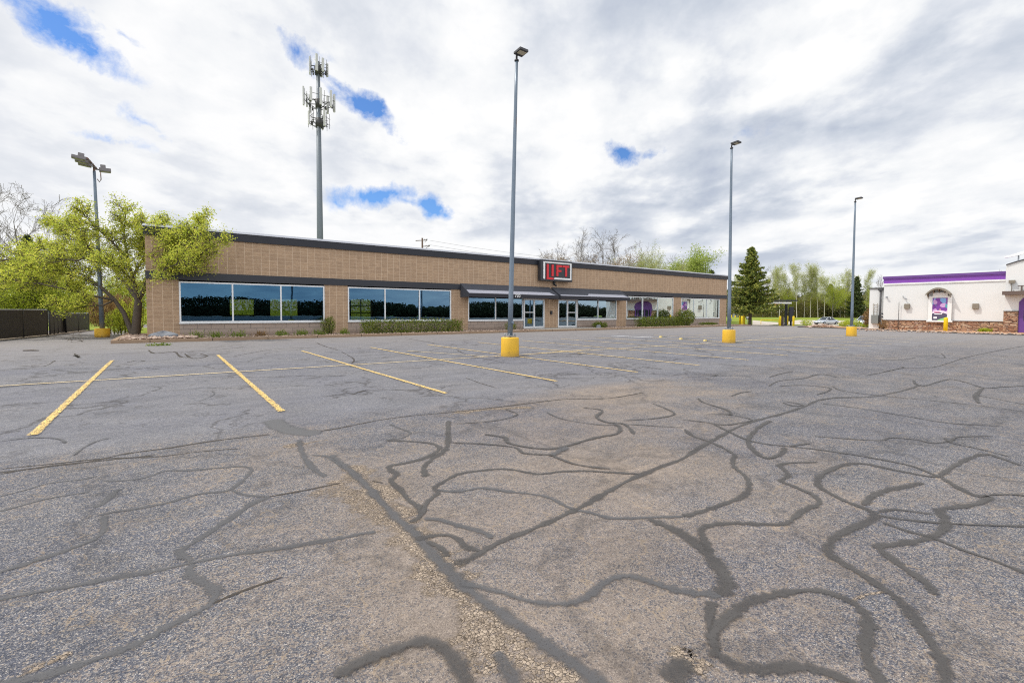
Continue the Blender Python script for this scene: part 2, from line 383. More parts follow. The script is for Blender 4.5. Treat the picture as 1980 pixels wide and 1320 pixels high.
    farx = t.math('MULTIPLY', t.math('SUBTRACT', x, 20.0), .04, clamp=True)
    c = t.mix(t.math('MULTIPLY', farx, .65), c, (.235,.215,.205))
    oil = t.math('GREATER_THAN', t.noise(t.scalev(p, (1,1.3,1)), .9, 5, .7), .71)
    c = t.mix(t.math('MULTIPLY', oil, .35), c, (.06,.06,.065))
    h = t.math('ADD', dd, t.math('MULTIPLY', k2[0], .6))
    st = t.n('ShaderNodeBump'); st.inputs['Distance'].default_value = .006; t.l(h, st.inputs['Height'])
    t.l(t.math('MULTIPLY_ADD', newer, -.35, .6), st.inputs['Strength'])
    return t.done(t.bsdf(c, .82, 0, .28, st.outputs[0]))
M['asphalt'] = mk_asphalt()

def mk_ribbon(name, c0, c1, edge=.75, fade=.9, noisy=.9, scale=16.0, rough=.65, speck=0.0, soft=7.0, veil=None, pebble=0, worn=2.2):
    """tar band / paint / sand: solid in the middle, ragged at its edges"""
    t = NT(name); p = t.pos(); a = t.n('ShaderNodeAttribute'); a.attribute_name = 'across'
    ac = t.math('ABSOLUTE', a.outputs['Fac']); n = t.noise(p, scale, 5, .65); n2 = t.noise(p, 2.3, 4, .6); n3 = t.noise(p, 90, 3, .7)
    v = t.math('ADD', ac, t.math('ADD', t.math('MULTIPLY', t.math('SUBTRACT', n, .5), noisy), t.math('MULTIPLY', t.math('SUBTRACT', n2, .5), noisy)))
    al = t.math('MULTIPLY', t.math('SUBTRACT', edge, v), soft, clamp=True)
    wear = t.math('MULTIPLY', t.math('SUBTRACT', t.math('ADD', n2, .42), t.math('MULTIPLY', n3, .35)), worn, clamp=True)
    al = t.math('MULTIPLY', al, t.math('MULTIPLY', wear, fade))
    if speck:
        k = t.xyz(t.vor(p, 75, 'F1', 'Color')); al = t.math('MULTIPLY', al, t.math('GREATER_THAN', k[0], speck))
    if veil:
        kv = t.xyz(t.vor(p, 170, 'F1', 'Color')); al = t.math('MULTIPLY', al, t.math('MULTIPLY_ADD', t.math('GREATER_THAN', kv[0], veil), .35, .65))
    if pebble:
        kp = t.xyz(t.vor(p, pebble, 'F1', 'Color')); ep = t.vor(p, pebble, 'DISTANCE_TO_EDGE'); kq = t.xyz(t.vor(p, pebble*2.6, 'F1', 'Color'))
        al = t.math('MULTIPLY', al, t.math('GREATER_THAN', t.math('ADD', t.math('MULTIPLY', kp[0], .7), t.math('MULTIPLY', kq[1], .5)), .42))
        cc = t.mix(kp[1], c0, c1); cc = t.mix(t.math('MULTIPLY', kq[0], .45), cc, tuple(q*.35 for q in c0)); cc = t.mix(t.math('LESS_THAN', ep, .05), cc, tuple(q*.3 for q in c0))
        tr = t.n('ShaderNodeBsdfTransparent')
        return t.done(t.mixsh(al, tr.outputs[0], t.bsdf(cc, .95, 0, .15, t.bump(t.math('MINIMUM', ep, .25), .8, .012))))
    c = t.mix(n2, c0, c1); c = t.mix(t.math('MULTIPLY', n3, .25), c, tuple(min(1, q*1.7) for q in c1))
    tr = t.n('ShaderNodeBsdfTransparent')
    return t.done(t.mixsh(al, tr.outputs[0], t.bsdf(c, rough, 0, .3, t.bump(n3, .15, .004))))
M['tar'] = mk_ribbon('tar_band', (.026,.025,.026), (.092,.086,.082), .92, .90, .9, 7, soft=1.9, veil=.06, worn=1.2)
M['tarold'] = mk_ribbon('faded_tar_band', (.046,.047,.052), (.115,.113,.116), .90, .80, 1.0, 6, soft=1.7, veil=.10, worn=1.5)
M['patch'] = mk_ribbon('smooth_patch', (.085,.085,.09), (.125,.123,.125), .85, .8, .5, 5, soft=3.0)
M['hair'] = mk_ribbon('open_crack', (.028,.024,.021), (.06,.048,.038), .7, .85, 1.1, 9)
M['sand'] = mk_ribbon('loose_sand', (.27,.215,.165), (.48,.39,.305), .56, .95, 2.2, 3.6, .9, 0, soft=3.0, pebble=62)
M['paint'] = mk_ribbon('line_paint', (.70,.43,.10), (.76,.53,.20), .90, .92, .8, 11, .7, .28, soft=3.0, worn=1.3)
M['paintold'] = mk_ribbon('worn_line_paint', (.66,.46,.18), (.74,.56,.30), .90, .85, .5, 12, .7, .15, soft=4.0)
M['paintwhite'] = mk_ribbon('faded_white_paint', (.5,.53,.58), (.6,.62,.66), .7, .55, .9, 2.5, .7, .2)

def mk_ground(name, c0, c1, c2, scale=6.0):
    t = NT(name); p = t.pos(); n = t.noise(p, scale, 6, .7); b = t.noise(p, .25, 4)
    c = t.mix(b, t.mix(n, c0, c1), t.mix(n, c1, c2))
    return t.done(t.bsdf(c, .95, 0, .1, t.bump(n, .5, .05)))
M['grass'] = mk_ground('lawn_grass', (.10,.15,.02), (.20,.27,.035), (.32,.33,.08))
M['soil'] = mk_ground('rock_mulch', (.12,.075,.05), (.27,.19,.14), (.42,.33,.26), 14)
M['dirt'] = mk_ground('dry_dirt', (.26,.20,.15), (.36,.29,.22), (.42,.36,.29), 4)
M['pale'] = mk_ground('pale_concrete', (.42,.37,.32), (.47,.42,.37), (.5,.45,.40), 2)
M['orange'] = mk_ground('orange_mulch', (.35,.17,.08), (.50,.28,.15), (.58,.40,.26), 8)
def mk_kerb():
    t = NT('tan_kerb'); p = t.pos(); n = t.noise(p, 6, 6, .7); b = t.noise(p, .6, 3)
    c = t.mix(n, (.20,.13,.085), (.40,.28,.19)); c = t.mix(t.math('MULTIPLY', b, .5), c, (.33,.26,.19))
    xs = t.xyz(p); j = t.math('LESS_THAN', t.math('FRACT', t.math('DIVIDE', t.math('ADD', xs[0], xs[1]), 2.4)), .012)
    c = t.mix(j, c, (.05,.04,.03))
    return t.done(t.bsdf(c, .9, 0, .15, t.bump(n, .4, .02)))
M['kerb'] = mk_kerb()
def mk_rock(name, a, b):
    t = NT(name); g = t.n('ShaderNodeNewGeometry'); c = t.mix(g.outputs['Random Per Island'], a, b)
    n = t.noise(t.obj(), 14, 5, .7); c = t.mix(t.math('MULTIPLY', n, .4), c, tuple(q*.5 for q in a))
    return t.done(t.bsdf(c, .9, 0, .2, t.bump(n, .4, .02)))
M['pebble'] = mk_rock('pebble', (.24,.16,.12), (.58,.46,.38))
M['boulder'] = mk_rock('boulder', (.19,.20,.225), (.30,.31,.33))
def mk_fence():
    t = NT('slatted_mesh'); p = t.obj(); x,y,z = t.xyz(p)
    s = t.math('FRACT', t.math('MULTIPLY', z, 11.0)); w = t.math('LESS_THAN', s, .22)
    v = t.math('FRACT', t.math('MULTIPLY', y, 9.0)); n = t.noise(p, 2.5, 5)
    c = t.mix(n, (.022,.020,.021), (.055,.050,.050)); c = t.mix(t.math('MULTIPLY', w, .6), c, (.012,.012,.013))
    c = t.mix(t.math('MULTIPLY', t.math('GREATER_THAN', v, .9), .3), c, (.09,.085,.085))
    return t.done(t.bsdf(c, .6, 0, .3, t.bump(s, .3, .02)))
M['fence'] = mk_fence()
def mk_poster():
    t = NT('poster_print'); p = t.obj(); x,y,z = t.xyz(p)         # local metres: y across, z up, origin at the lower left
    u = t.math('DIVIDE', t.math('MULTIPLY', y, -1.0), 1.37); v = t.math('DIVIDE', z, 2.32)
    pv = t.comb(u, t.math('MULTIPLY', v, 1.6), 0)
    cl = t.xyz(t.vor(pv, 4.3, 'F1', 'Color'))[0]; n = t.noise(pv, 6, 3)
    c = t.ramp(cl, [(0,(.20,.05,.34)),(.45,(.26,.07,.40)),(.52,(.10,.16,.50)),(.62,(.22,.45,.78)),(.72,(.62,.38,.66)),(.82,(.80,.42,.22)),(.92,(.10,.38,.44)),(1,(.78,.30,.25))], 'CONSTANT')
    c = t.mix(t.math('MULTIPLY', n, .25), c, (.14,.05,.30))
    arc = t.math('ADD', .36, t.math('MULTIPLY', t.math('POWER', t.math('ABSOLUTE', t.math('SUBTRACT', u, .42)), 2.0), -.35))
    c = t.mix(t.math('LESS_THAN', v, t.math('ADD', arc, .10)), c, (.78,.68,.84))
    c = t.mix(t.math('LESS_THAN', v, arc), c, (.085,.075,.13))
    gr = t.math('LESS_THAN', v, t.math('MULTIPLY', t.math('SUBTRACT', u, .3), .26))
    c = t.mix(gr, c, (.28,.62,.22))
    return t.done(t.bsdf(c, .4))
M['poster'] = mk_poster()
M['pink'] = plain('pink_print', (.72,.12,.30), .5); M['pwhite'] = plain('white_print', (.85,.82,.86), .5)

# ------------------------------------------------------------------ world, sun, camera
SUN = Vector((-.40, .34, .87)).normalized()
def build_world():
    w = bpy.data.worlds.new('World'); sc.world = w; w.use_nodes = True; T = w.node_tree; T.nodes.clear()
    t = NT.__new__(NT); t.t = T; t.out = T.nodes.new('ShaderNodeOutputWorld')
    g = T.nodes.new('ShaderNodeTexCoord').outputs['Generated']
    sky = T.nodes.new('ShaderNodeTexSky'); sky.sky_type = 'NISHITA'; sky.sun_disc = False
    sky.sun_elevation = math.asin(SUN.z); sky.sun_rotation = math.atan2(SUN.x, SUN.y); sky.air_density = 1.0; sky.dust_density = .4; sky.ozone_density = 2.0
    blue = t.mix(1.0, sky.outputs[0], (.075,.11,.155), 'MULTIPLY')
    x,y,z = t.xyz(g)
    zz = t.math('ADD', t.math('MAXIMUM', z, 0.0), .16)
    px, py_ = t.math('DIVIDE', x, zz), t.math('DIVIDE', y, zz)
    # cloud streets run away from the lot, closing up towards the horizon
    pv = t.comb(t.math('MULTIPLY', t.math('ADD', t.math('MULTIPLY', px, .59), t.math('MULTIPLY', py_, .81)), .85), t.math('ADD', t.math('MULTIPLY', px, .81), t.math('MULTIPLY', py_, -.59)), 0)
    n1 = t.noise(pv, .95, 7, .55, .1); n2 = t.noise(pv, 2.9, 8, .60, .15); n3 = t.noise(g, 11.0, 9, .66, .15); n4 = t.noise(g, 3.4, 6, .58, .1)
    # heaped forms: noise folded into lumps, lit from the sun's side
    off = T.nodes.new('ShaderNodeVectorMath'); off.operation = 'ADD'; T.links.new(pv, off.inputs[0]); off.inputs[1].default_value = (-.07, -.13, 0)
    m1 = t.noise(pv, 1.7, 9, .55, .0); m2 = t.noise(off.outputs[0], 1.7, 9, .55, .0)
    relief = t.math('MULTIPLY', t.math('SUBTRACT', m1, m2), .55)
    lump = t.math('MULTIPLY', t.math('ABSOLUTE', t.math('SUBTRACT', m1, .5)), .55)
    # openings in the cloud deck (direction, spread along / across)
    dv = T.nodes.new('ShaderNodeTexNoise'); dv.inputs['Scale'].default_value = 7; dv.inputs['Detail'].default_value = 6; dv.inputs['Roughness'].default_value = .6; T.links.new(g, dv.inputs['Vector'])
    s1 = T.nodes.new('ShaderNodeVectorMath'); s1.operation = 'SUBTRACT'; s1.inputs[1].default_value = (.5,.5,.5); T.links.new(dv.outputs['Color'], s1.inputs[0])
    s2 = T.nodes.new('ShaderNodeVectorMath'); s2.operation = 'SCALE'; s2.inputs['Scale'].default_value = .10; T.links.new(s1.outputs[0], s2.inputs[0])
    s3 = T.nodes.new('ShaderNodeVectorMath'); s3.operation = 'ADD'; T.links.new(g, s3.inputs[0]); T.links.new(s2.outputs[0], s3.inputs[1])
    gp = s3.outputs[0]
    holes = [(122,58,62,24,40,1.0),(85,14,42,24,0,.9),(185,98,34,14,25,.7),(265,92,22,9,20,.5),(262,235,50,14,25,.36),(210,268,40,12,15,.42),(575,88,42,26,15,.72),(700,212,66,20,28,.95),(650,165,38,14,40,.6),(615,120,30,30,0,.55),
             (722,375,78,26,-8,1.0),(845,402,44,24,25,.95),(780,385,44,15,10,.7),(1207,290,34,22,0,1.0),(1260,285,70,16,-5,.55),(1420,262,60,14,0,.3),(900,185,30,12,0,.3)]
    tot = None
    for (hx, hy, a, b, ang, s) in holes:
        d = sight(hx, hy); L = np.linalg.norm(d); d = d/L
        ca, sa = math.cos(rad(ang)), math.sin(rad(ang))
        e1 = RT*ca-UP*sa; e2 = RT*sa+UP*ca
        k = FPX*L
        a1 = (e1-d*(e1@d))*(k/a)*FPX/FPX; a2 = (e2-d*(e2@d))*(k/b)
        a1 *= 1/ L; a2 *= 1/ L
        def dot(v):
            nd = T.nodes.new('ShaderNodeVectorMath'); nd.operation = 'DOT_PRODUCT'; T.links.new(gp, nd.inputs[0]); nd.inputs[1].default_value = tuple(v); return nd.outputs['Value']
        q1, q2, q3 = dot(a1), dot(a2), dot(d)
        rr = t.math('SQRT', t.math('ADD', t.math('MULTIPLY', q1, q1), t.math('MULTIPLY', q2, q2)))
        h = t.math('MULTIPLY', t.math('MAXIMUM', 0.0, t.math('SUBTRACT', 1.35, rr)), s)
        h = t.math('MULTIPLY', h, t.math('GREATER_THAN', q3, 0.0))
        tot = h if tot is None else t.math('MAXIMUM', tot, h)
    open_ = t.math('ADD', tot, t.math('MULTIPLY', t.math('SUBTRACT', n3, .5), 2.8))
    open_ = t.math('MULTIPLY', t.math('SUBTRACT', open_, .34), 1.45, clamp=True)
    open_ = t.math('MULTIPLY', open_, t.math('MULTIPLY', tot, 2.2, clamp=True))
    shade = t.math('ADD', t.math('ADD', t.math('MULTIPLY', n1, .60), t.math('MULTIPLY', n2, .16)), t.math('ADD', t.math('MULTIPLY', n3, .10), t.math('MULTIPLY', n4, .42)))
    shade = t.math('ADD', t.math('ADD', shade, relief), t.math('MULTIPLY_ADD', lump, .7, -.02))
    cl = t.ramp(shade, [(.47,(.50,.555,.665)),(.54,(.62,.67,.755)),(.60,(.75,.785,.85)),(.655,(.90,.92,.945)),(.735,(1.02,1.02,1.02))])
    # thin veil: brighter towards the left (nearer the sun), greyer to the right
    dr = T.nodes.new('ShaderNodeVectorMath'); dr.operation = 'DOT_PRODUCT'; T.links.new(g, dr.inputs[0]); dr.inputs[1].default_value = tuple(RT)
    lf = t.math('MULTIPLY_ADD', dr.outputs['Value'], -.45, .12, clamp=True)
    cl = t.mix(lf, cl, (.95,.955,.97))
    cl = t.mix(t.math('MULTIPLY', t.math('MULTIPLY_ADD', z, -4.0, .8, clamp=True), .45), cl, (.82,.85,.90))
    # added fill for the shop front: unseen cloud overhead and behind the camera brightened
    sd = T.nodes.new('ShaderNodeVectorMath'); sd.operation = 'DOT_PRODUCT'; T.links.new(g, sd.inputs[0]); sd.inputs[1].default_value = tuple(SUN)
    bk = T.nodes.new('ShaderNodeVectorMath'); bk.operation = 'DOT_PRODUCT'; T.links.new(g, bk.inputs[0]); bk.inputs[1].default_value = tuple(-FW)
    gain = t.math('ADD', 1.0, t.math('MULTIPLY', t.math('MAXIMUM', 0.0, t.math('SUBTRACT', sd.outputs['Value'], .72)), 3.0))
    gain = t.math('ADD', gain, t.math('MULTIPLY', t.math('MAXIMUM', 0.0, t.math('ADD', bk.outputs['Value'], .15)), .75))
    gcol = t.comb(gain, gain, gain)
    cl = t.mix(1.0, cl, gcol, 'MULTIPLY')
    edge = t.math('MULTIPLY', t.math('MULTIPLY', tot, 1.2, clamp=True), .6)
    cl = t.mix(t.math('MULTIPLY', edge, t.math('SUBTRACT', 1.0, open_)), cl, (.95,.96,.98))
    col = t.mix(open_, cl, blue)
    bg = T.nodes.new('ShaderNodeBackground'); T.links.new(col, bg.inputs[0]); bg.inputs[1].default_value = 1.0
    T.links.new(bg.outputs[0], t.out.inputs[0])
    w.cycles.sampling_method = 'MANUAL'; w.cycles.sample_map_resolution = 512
build_world()
sl = bpy.data.lights.new('sun', 'SUN'); sl.energy = 2.8; sl.angle = rad(1.2); sl.color = (1,.95,.87)
so = bpy.data.objects.new('sun', sl); COL.objects.link(so); so.rotation_euler = (-SUN).to_track_quat('-Z', 'Y').to_euler(); so.location = (-20,20,60)
cd = bpy.data.cameras.new('camera'); cam = bpy.data.objects.new('camera', cd); COL.objects.link(cam)
cam.matrix_world = Matrix(((RT[0],UP[0],-FW[0],0),(RT[1],UP[1],-FW[1],0),(RT[2],UP[2],-FW[2],EYE),(0,0,0,1)))
cd.sensor_width = 36; cd.lens = 36*FPX/1980; cd.shift_y = -(660-PPY)/1980; cd.clip_start = .05; cd.clip_end = 5000
sc.camera = cam
sc.view_settings.view_transform = 'Standard'; sc.view_settings.look = 'None'; sc.view_settings.exposure = 0; sc.view_settings.gamma = 1
sc.cycles.max_bounces = 6; sc.cycles.transparent_max_bounces = 24; sc.cycles.diffuse_bounces = 3; sc.cycles.glossy_bounces = 3
sc.cycles.use_denoising = False
sc.cycles.sample_clamp_indirect = 6; sc.cycles.filter_width = 1.1; sc.cycles.adaptive_threshold = .004

# ------------------------------------------------------------------ ground
def struct(name, mb, mat, **k): return tag(mb.build(name, mat, **k), kind='structure')
def sheet(name, xs, ys, mat, dz=0.0, fz=gz):
    b = MB(); nx, ny = len(xs), len(ys)
    for yy in ys:
        for xx in xs: b.v.append((xx, yy, fz(xx, yy)+dz))
    for j in range(ny-1):
        for i in range(nx-1):
            b.f.append((j*nx+i, j*nx+i+1, (j+1)*nx+i+1, (j+1)*nx+i)); b.m.append(0); b.sm.append(True)
    return struct(name, b, mat)
def lin(a, b, n): return [a+(b-a)*i/n for i in range(n+1)]
def fbank(x, y):                    # ground beyond the lot: rises gently to the wood
    P = np.array([x, y, 0])@FW
    return gz(x, y)+1.0*sm(88, 112, P)*sm(70, 90, x)
sheet('ground', [-2500,-600,-200]+lin(-120,160,56)+[250,600,2500], [-2500,-600,-200]+lin(-100,160,52)+[250,600,2500], M['grass'], -.06, fbank)
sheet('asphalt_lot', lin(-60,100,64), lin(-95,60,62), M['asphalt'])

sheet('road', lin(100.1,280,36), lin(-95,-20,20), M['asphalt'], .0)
sheet('dirt_strip', lin(-150,280,86), [-76,-73,-69], M['dirt'], .02)
def ribbon_mb(b, att, pts, w, z0, smooth=True, jit=.12, seed=0):
    rng = random.Random(seed)
    P = [np.array(p[:2], float) for p in pts]
    if smooth and len(P) > 2:
        Q = []
        for i in range(len(P)-1):
            p0, p1, p2, p3 = P[max(i-1,0)], P[i], P[i+1], P[min(i+2,len(P)-1)]
            for k in range(5):
                s = k/5; Q.append(.5*((2*p1)+(-p0+p2)*s+(2*p0-5*p1+4*p2-p3)*s*s+(-p0+3*p1-3*p2+p3)*s**3))
        Q.append(P[-1]); P = Q
    n = len(P); base = len(b.v)
    for i, p in enumerate(P):
        d = P[min(i+1,n-1)]-P[max(i-1,0)]; L = np.linalg.norm(d); d = d/L if L > 1e-9 else np.array([1,0])
        nn = np.array([-d[1], d[0]]); hw = w/2*(1+rng.uniform(-jit, jit))
        if smooth and (i == 0 or i == n-1): hw *= .35
        for s in (-1, 0, 1):
            q = p+nn*hw*s; b.v.append((q[0], q[1], gz(q[0], q[1])+z0)); att.append(float(s))
    for i in range(n-1):
        for k in (0, 1):
            a = base+i*3+k; b.f.append((a, a+1, a+4, a+3)); b.m.append(0); b.sm.append(True)
ORG = {1:(0,620),2:(660,620),3:(1320,620),4:(0,880),5:(660,880),6:(1320,880)}
def zp(o, pts): return [G(ORG[o][0]+x/3, ORG[o][1]+y/3) for x, y in pts]
TAR = [
(4,[(0,325),(130,290),(260,255),(400,230),(520,212)],.05),(4,[(0,240),(150,200),(300,160),(480,140),(560,120)],.04),
(4,[(690,195),(640,240),(590,285),(540,300)],.075),(4,[(570,350),(650,330),(760,315),(900,290),(1010,265),(1150,225),(1320,205),(1390,160),(1445,110),(1455,78),(1400,65),(1250,75),(1100,88),(960,90),(860,125),(740,145),(600,150)],.06),
(4,[(1340,200),(1420,230),(1560,240)],.055),(4,[(1560,240),(1450,290),(1300,390),(1150,490),(1045,560),(1110,620),(1100,690),(1180,740),(1250,790),(1225,860),(1120,920),(980,990),(800,1090),(620,1160),(400,1235),(150,1300),(-60,1345)],.085),
(4,[(605,350),(600,430),(560,480),(440,530),(300,580),(150,630),(-40,690)],.07),(4,[(-40,845),(200,795),(420,760),(640,715),(850,680),(1060,635),(1200,605),(1400,570),(1600,545),(1800,510),(1980,480),(2100,455),(2180,445)],.075),
(5,[(-60,0),(0,50),(120,150),(230,270),(330,370),(430,460),(500,540),(580,630),(680,730),(800,830),(950,930),(1080,1020),(1200,1110),(1330,1200),(1500,1320),(1700,1450)],.125),
(1,[(1735,690),(1745,740),(1770,800),(1820,860),(1890,905)],.10),(1,[(1810,780),(1900,790),(1985,850)],.06),

(2,[(620,580),(620,650),(615,720),(590,760),(530,800),(480,850),(490,905)],.10),(2,[(280,600),(340,625),(400,650),(350,680),(260,690)],.06),
(2,[(260,695),(400,700),(520,712),(570,740),(500,790),(400,820),(290,840),(280,860),(320,890),(290,930),(340,980),(390,1040),(450,1080),(470,1120)],.085),
(2,[(400,1170),(460,1130),(500,1050),(560,1000),(540,970),(600,930),(680,890),(800,870),(950,860),(1080,880),(1150,890),(1280,875),(1420,872),(1560,880),(1740,890)],.07),
(2,[(560,980),(620,990),(720,985),(820,970),(960,990),(1100,1005),(1200,1025),(1280,1065),(1350,1095),(1450,1115),(1560,1145),(1700,1145),(1980,1135)],.07),
(3,[(1380,370),(1300,400),(1100,440),(900,445),(780,465),(700,500),(560,545),(420,580),(300,625),(200,680),(100,735),(0,800),(-120,845),(-230,890),(-340,940),(-450,1000),(-550,1060),(-650,1110),(-760,1160),(-900,1220),(-1030,1270),(-1130,1320),(-1230,1380),(-1320,1415)],.085),
(3,[(780,462),(900,448),(1050,452)],.06),
(5,[(480,370),(570,375),(680,410),(800,440),(880,480)],.08),(5,[(430,490),(520,470),(620,465),(680,490),(720,530),(800,555)],.08),(5,[(500,500),(560,530),(600,560),(610,590)],.06),
(5,[(690,740),(820,770),(940,800),(1060,840),(1200,860),(1320,860),(1430,820),(1530,740),(1640,700),(1750,720),(1860,760),(1980,790),(2080,805),(2200,812)],.085),
(5,[(1780,370),(1880,410),(1980,460),(2060,520),(2130,580),(2180,640),(2225,700),(2235,760),(2200,815)],.12),
(6,[(170,850),(160,900),(150,960),(165,1010),(190,1080)],.08),
(6,[(165,565),(120,480),(110,430),(170,405),(300,395),(450,400),(580,400),(640,370),(700,320),(790,280),(760,235),(700,205),(640,180),(570,150),(612,120),(590,85),(560,60),(620,45),(780,40)],.075),
(6,[(0,355),(120,325),(230,285),(340,245),(382,200),(380,150),(350,110),(300,70),(290,30),(300,0),(230,-45),(150,-80),(60,-110),(10,-150)],.075),
(6,[(200,1130),(170,1060),(200,1000),(280,930),(370,860),(500,820),(650,790),(800,790),(900,820),(990,860),(1060,930),(1075,1010),(1060,1100),(1080,1200),(1140,1300),(1200,1400)],.085),
(6,[(160,1130),(240,1180),(330,1230),(500,1240),(680,1230),(820,1260),(960,1310),(1060,1380)],.085),
(6,[(1540,1400),(1520,1260),(1480,1150),(1400,1030),(1320,920),(1240,830),(1150,770),(1050,700),(950,640),(870,590),(840,545),(880,480),(970,430),(1080,385),(1115,345),(1060,310),(950,270),(860,225),(790,180),(790,130),(850,90),(940,55),(1050,50),(1200,80),(1350,110),(1470,125),(1530,90),(1600,50),(1660,20),(1760,-5),(1850,20),(1960,60)],.085),
(6,[(1050,290),(1100,240),(1180,205),(1280,185),(1390,160)],.09),
(6,[(1460,810),(1420,750),(1350,700),(1250,630),(1160,560),(1140,530),(1220,520),(1350,500),(1450,475),(1515,430),(1520,370),(1490,320),(1600,300),(1720,280),(1780,240),(1700,235),(1600,190),(1500,130)],.085),
(6,[(1780,232),(1880,228),(2050,238)],.06),(6,[(1140,350),(1250,370),(1450,390),(1700,405),(2050,415)],.045),(6,[(1160,390),(1300,440),(1450,480),(1650,560),(1800,610),(2000,690)],.055),(6,[(1140,330),(1220,315),(1350,330),(1450,345)],.05),
(3,[(180,600),(260,640),(370,690),(480,715),(620,730),(800,750),(1000,780),(1200,815),(1350,850),(1470,900)],.06),
(3,[(510,580),(440,620),(380,690),(400,740),(460,790),(520,795),(580,765),(590,735)],.08),(3,[(740,712),(680,720),(620,728)],.06),
(3,[(760,670),(950,685),(1150,695),(1200,680),(1350,690),(1450,710),(1550,700),(1600,675),(1800,670)],.05),(3,[(1520,680),(1560,710),(1700,740),(1900,790)],.05),
(3,[(800,480),(1000,505),(1300,555),(1550,595),(1830,610)],.05),(3,[(870,380),(920,405),(1100,430),(1400,460),(1700,490),(2000,530)],.05),
(3,[(1340,345),(1350,365),(1400,378),(1500,350),(1560,340),(1650,360),(1750,390),(1850,385),(2000,378)],.08),(3,[(1740,390),(1700,440),(1720,480)],.1),(3,[(1690,430),(1850,460),(2000,490)],.05),
(3,[(500,380),(560,350),(700,335),(800,310),(900,330)],.07),(3,[(780,430),(850,405),(840,388),(700,375),(560,380)],.07),(3,[(90,450),(110,470),(150,485),(260,520),(280,550)],.07),(3,[(280,440),(330,420),(400,410)],.06),
(3,[(1060,320),(1160,300),(1280,275),(1450,270),(1560,240),(1700,200),(2000,145)],.06),(3,[(1160,300),(1200,290),(1280,272),(1260,265)],.07),(3,[(0,330),(200,320),(420,325)],.04),(3,[(500,330),(560,310),(640,295)],.06),(3,[(580,475),(640,495),(700,490),(600,470)],.06),
(3,[(0,575),(130,590),(230,605),(300,600),(400,575),(260,545),(130,545)],.05),
(3,[(900,215),(1100,225),(1250,228),(1350,215)],.06),(3,[(1440,205),(1520,215),(1500,190)],.06),(3,[(120,310),(200,315),(160,325)],.08),
(2,[(830,660),(900,670),(950,680),(970,710),(1080,735),(1200,745),(1300,730),(1400,700),(1500,675),(1600,655),(1615,620),(1580,600)],.08),
(2,[(1700,660),(1640,600),(1540,590),(1480,560),(1510,520),(1400,505)],.07),(2,[(1220,785),(1260,760),(1310,735)],.11),
(2,[(640,710),(800,715),(1000,735),(1060,770),(1200,780),(1260,800),(1340,830),(1450,850),(1560,860)],.06),(2,[(660,600),(900,580),(1020,545),(950,515)],.045),
(2,[(1190,530),(1280,570),(1500,605),(1620,600),(1800,610),(1980,620)],.05),(2,[(1640,580),(1800,570),(1930,545),(1880,510),(1800,480)],.05),
(5,[(-40,1290),(100,1210),(250,1150),(400,1100),(500,1085),(580,1120),(640,1180),(690,1260),(750,1380)],.10),(5,[(900,1150),(950,1230),(1000,1320),(1050,1420)],.09),
(5,[(1900,1320),(1960,1240),(2010,1200)],.12),
(1,[(430,780),(480,740),(560,700),(640,680)],.05),(1,[(0,700),(180,680),(330,685),(380,710)],.05),(1,[(1150,470),(1240,430),(1230,408)],.03),
]
for old in (False, True):
    b = MB(); att = []
    for i, (o, pts, w) in enumerate(TAR):
        if (o in (1, 4) or (o == 5 and w == .125) or (o in (2, 5) and i%3 == 0)) == old: ribbon_mb(b, att, zp(o, pts), w*.95, .003+.00012*i, seed=i, jit=.36)
    struct('crack_sealant', b, M['tarold' if old else 'tar'], attr={'across': att})
b = MB(); att = []; ribbon_mb(b, att, zp(1,[(1575,575),(1620,610),(1700,640),(1850,655)]), .36, .0021, jit=.15); struct('asphalt_patch', b, M['patch'], attr={'across': att})
HAIR = [(1,[(-30,885),(250,850),(500,820),(740,770),(1000,735),(1250,695),(1560,660)],.045),(1,[(0,860),(300,830),(600,800),(900,790),(1150,760),(1400,740)],.03),
(2,[(-120,640),(0,620),(200,580),(420,550),(700,525),(1000,490),(1300,455),(1550,450),(1760,415)],.05),(4,[(1230,860),(1400,790),(1640,705)],.022),(4,[(1560,240),(1760,205),(1980,160)],.03),
(4,[(0,110),(300,60),(600,30),(900,0)],.03),
(5,[(180,150),(240,160)],.05),
(1,[(860,170),(900,190),(1010,180),(1050,210),(1150,215)],.09),(1,[(1070,190),(1120,220),(1200,205),(1160,190)],.08),(1,[(740,240),(800,230),(840,235)],.08),(1,[(1080,180),(1250,170),(1430,150)],.06),(1,[(1360,205),(1440,190),(1600,165),(1830,155)],.05),(1,[(1830,125),(1890,150),(1960,170)],.06),
(1,[(100,260),(250,265),(320,230)],.05),(1,[(430,200),(460,215),(430,190)],.1),(2,[(370,100),(480,120),(560,135)],.05),(2,[(0,180),(70,220),(60,250)],.05),(2,[(900,130),(700,125)],.04),(2,[(670,170),(740,200),(930,240)],.04),
(2,[(1100,180),(1260,195),(1400,190)],.14),(2,[(720,330),(800,360),(900,390)],.03),(2,[(60,430),(140,405),(250,405)],.04)]
b = MB(); att = []
for i, (o, pts, w) in enumerate(HAIR): ribbon_mb(b, att, zp(o, pts), w*1.2, .0025+.00012*i, seed=50+i, jit=.5)
struct('pavement_cracks', b, M['hair'], attr={'across': att})
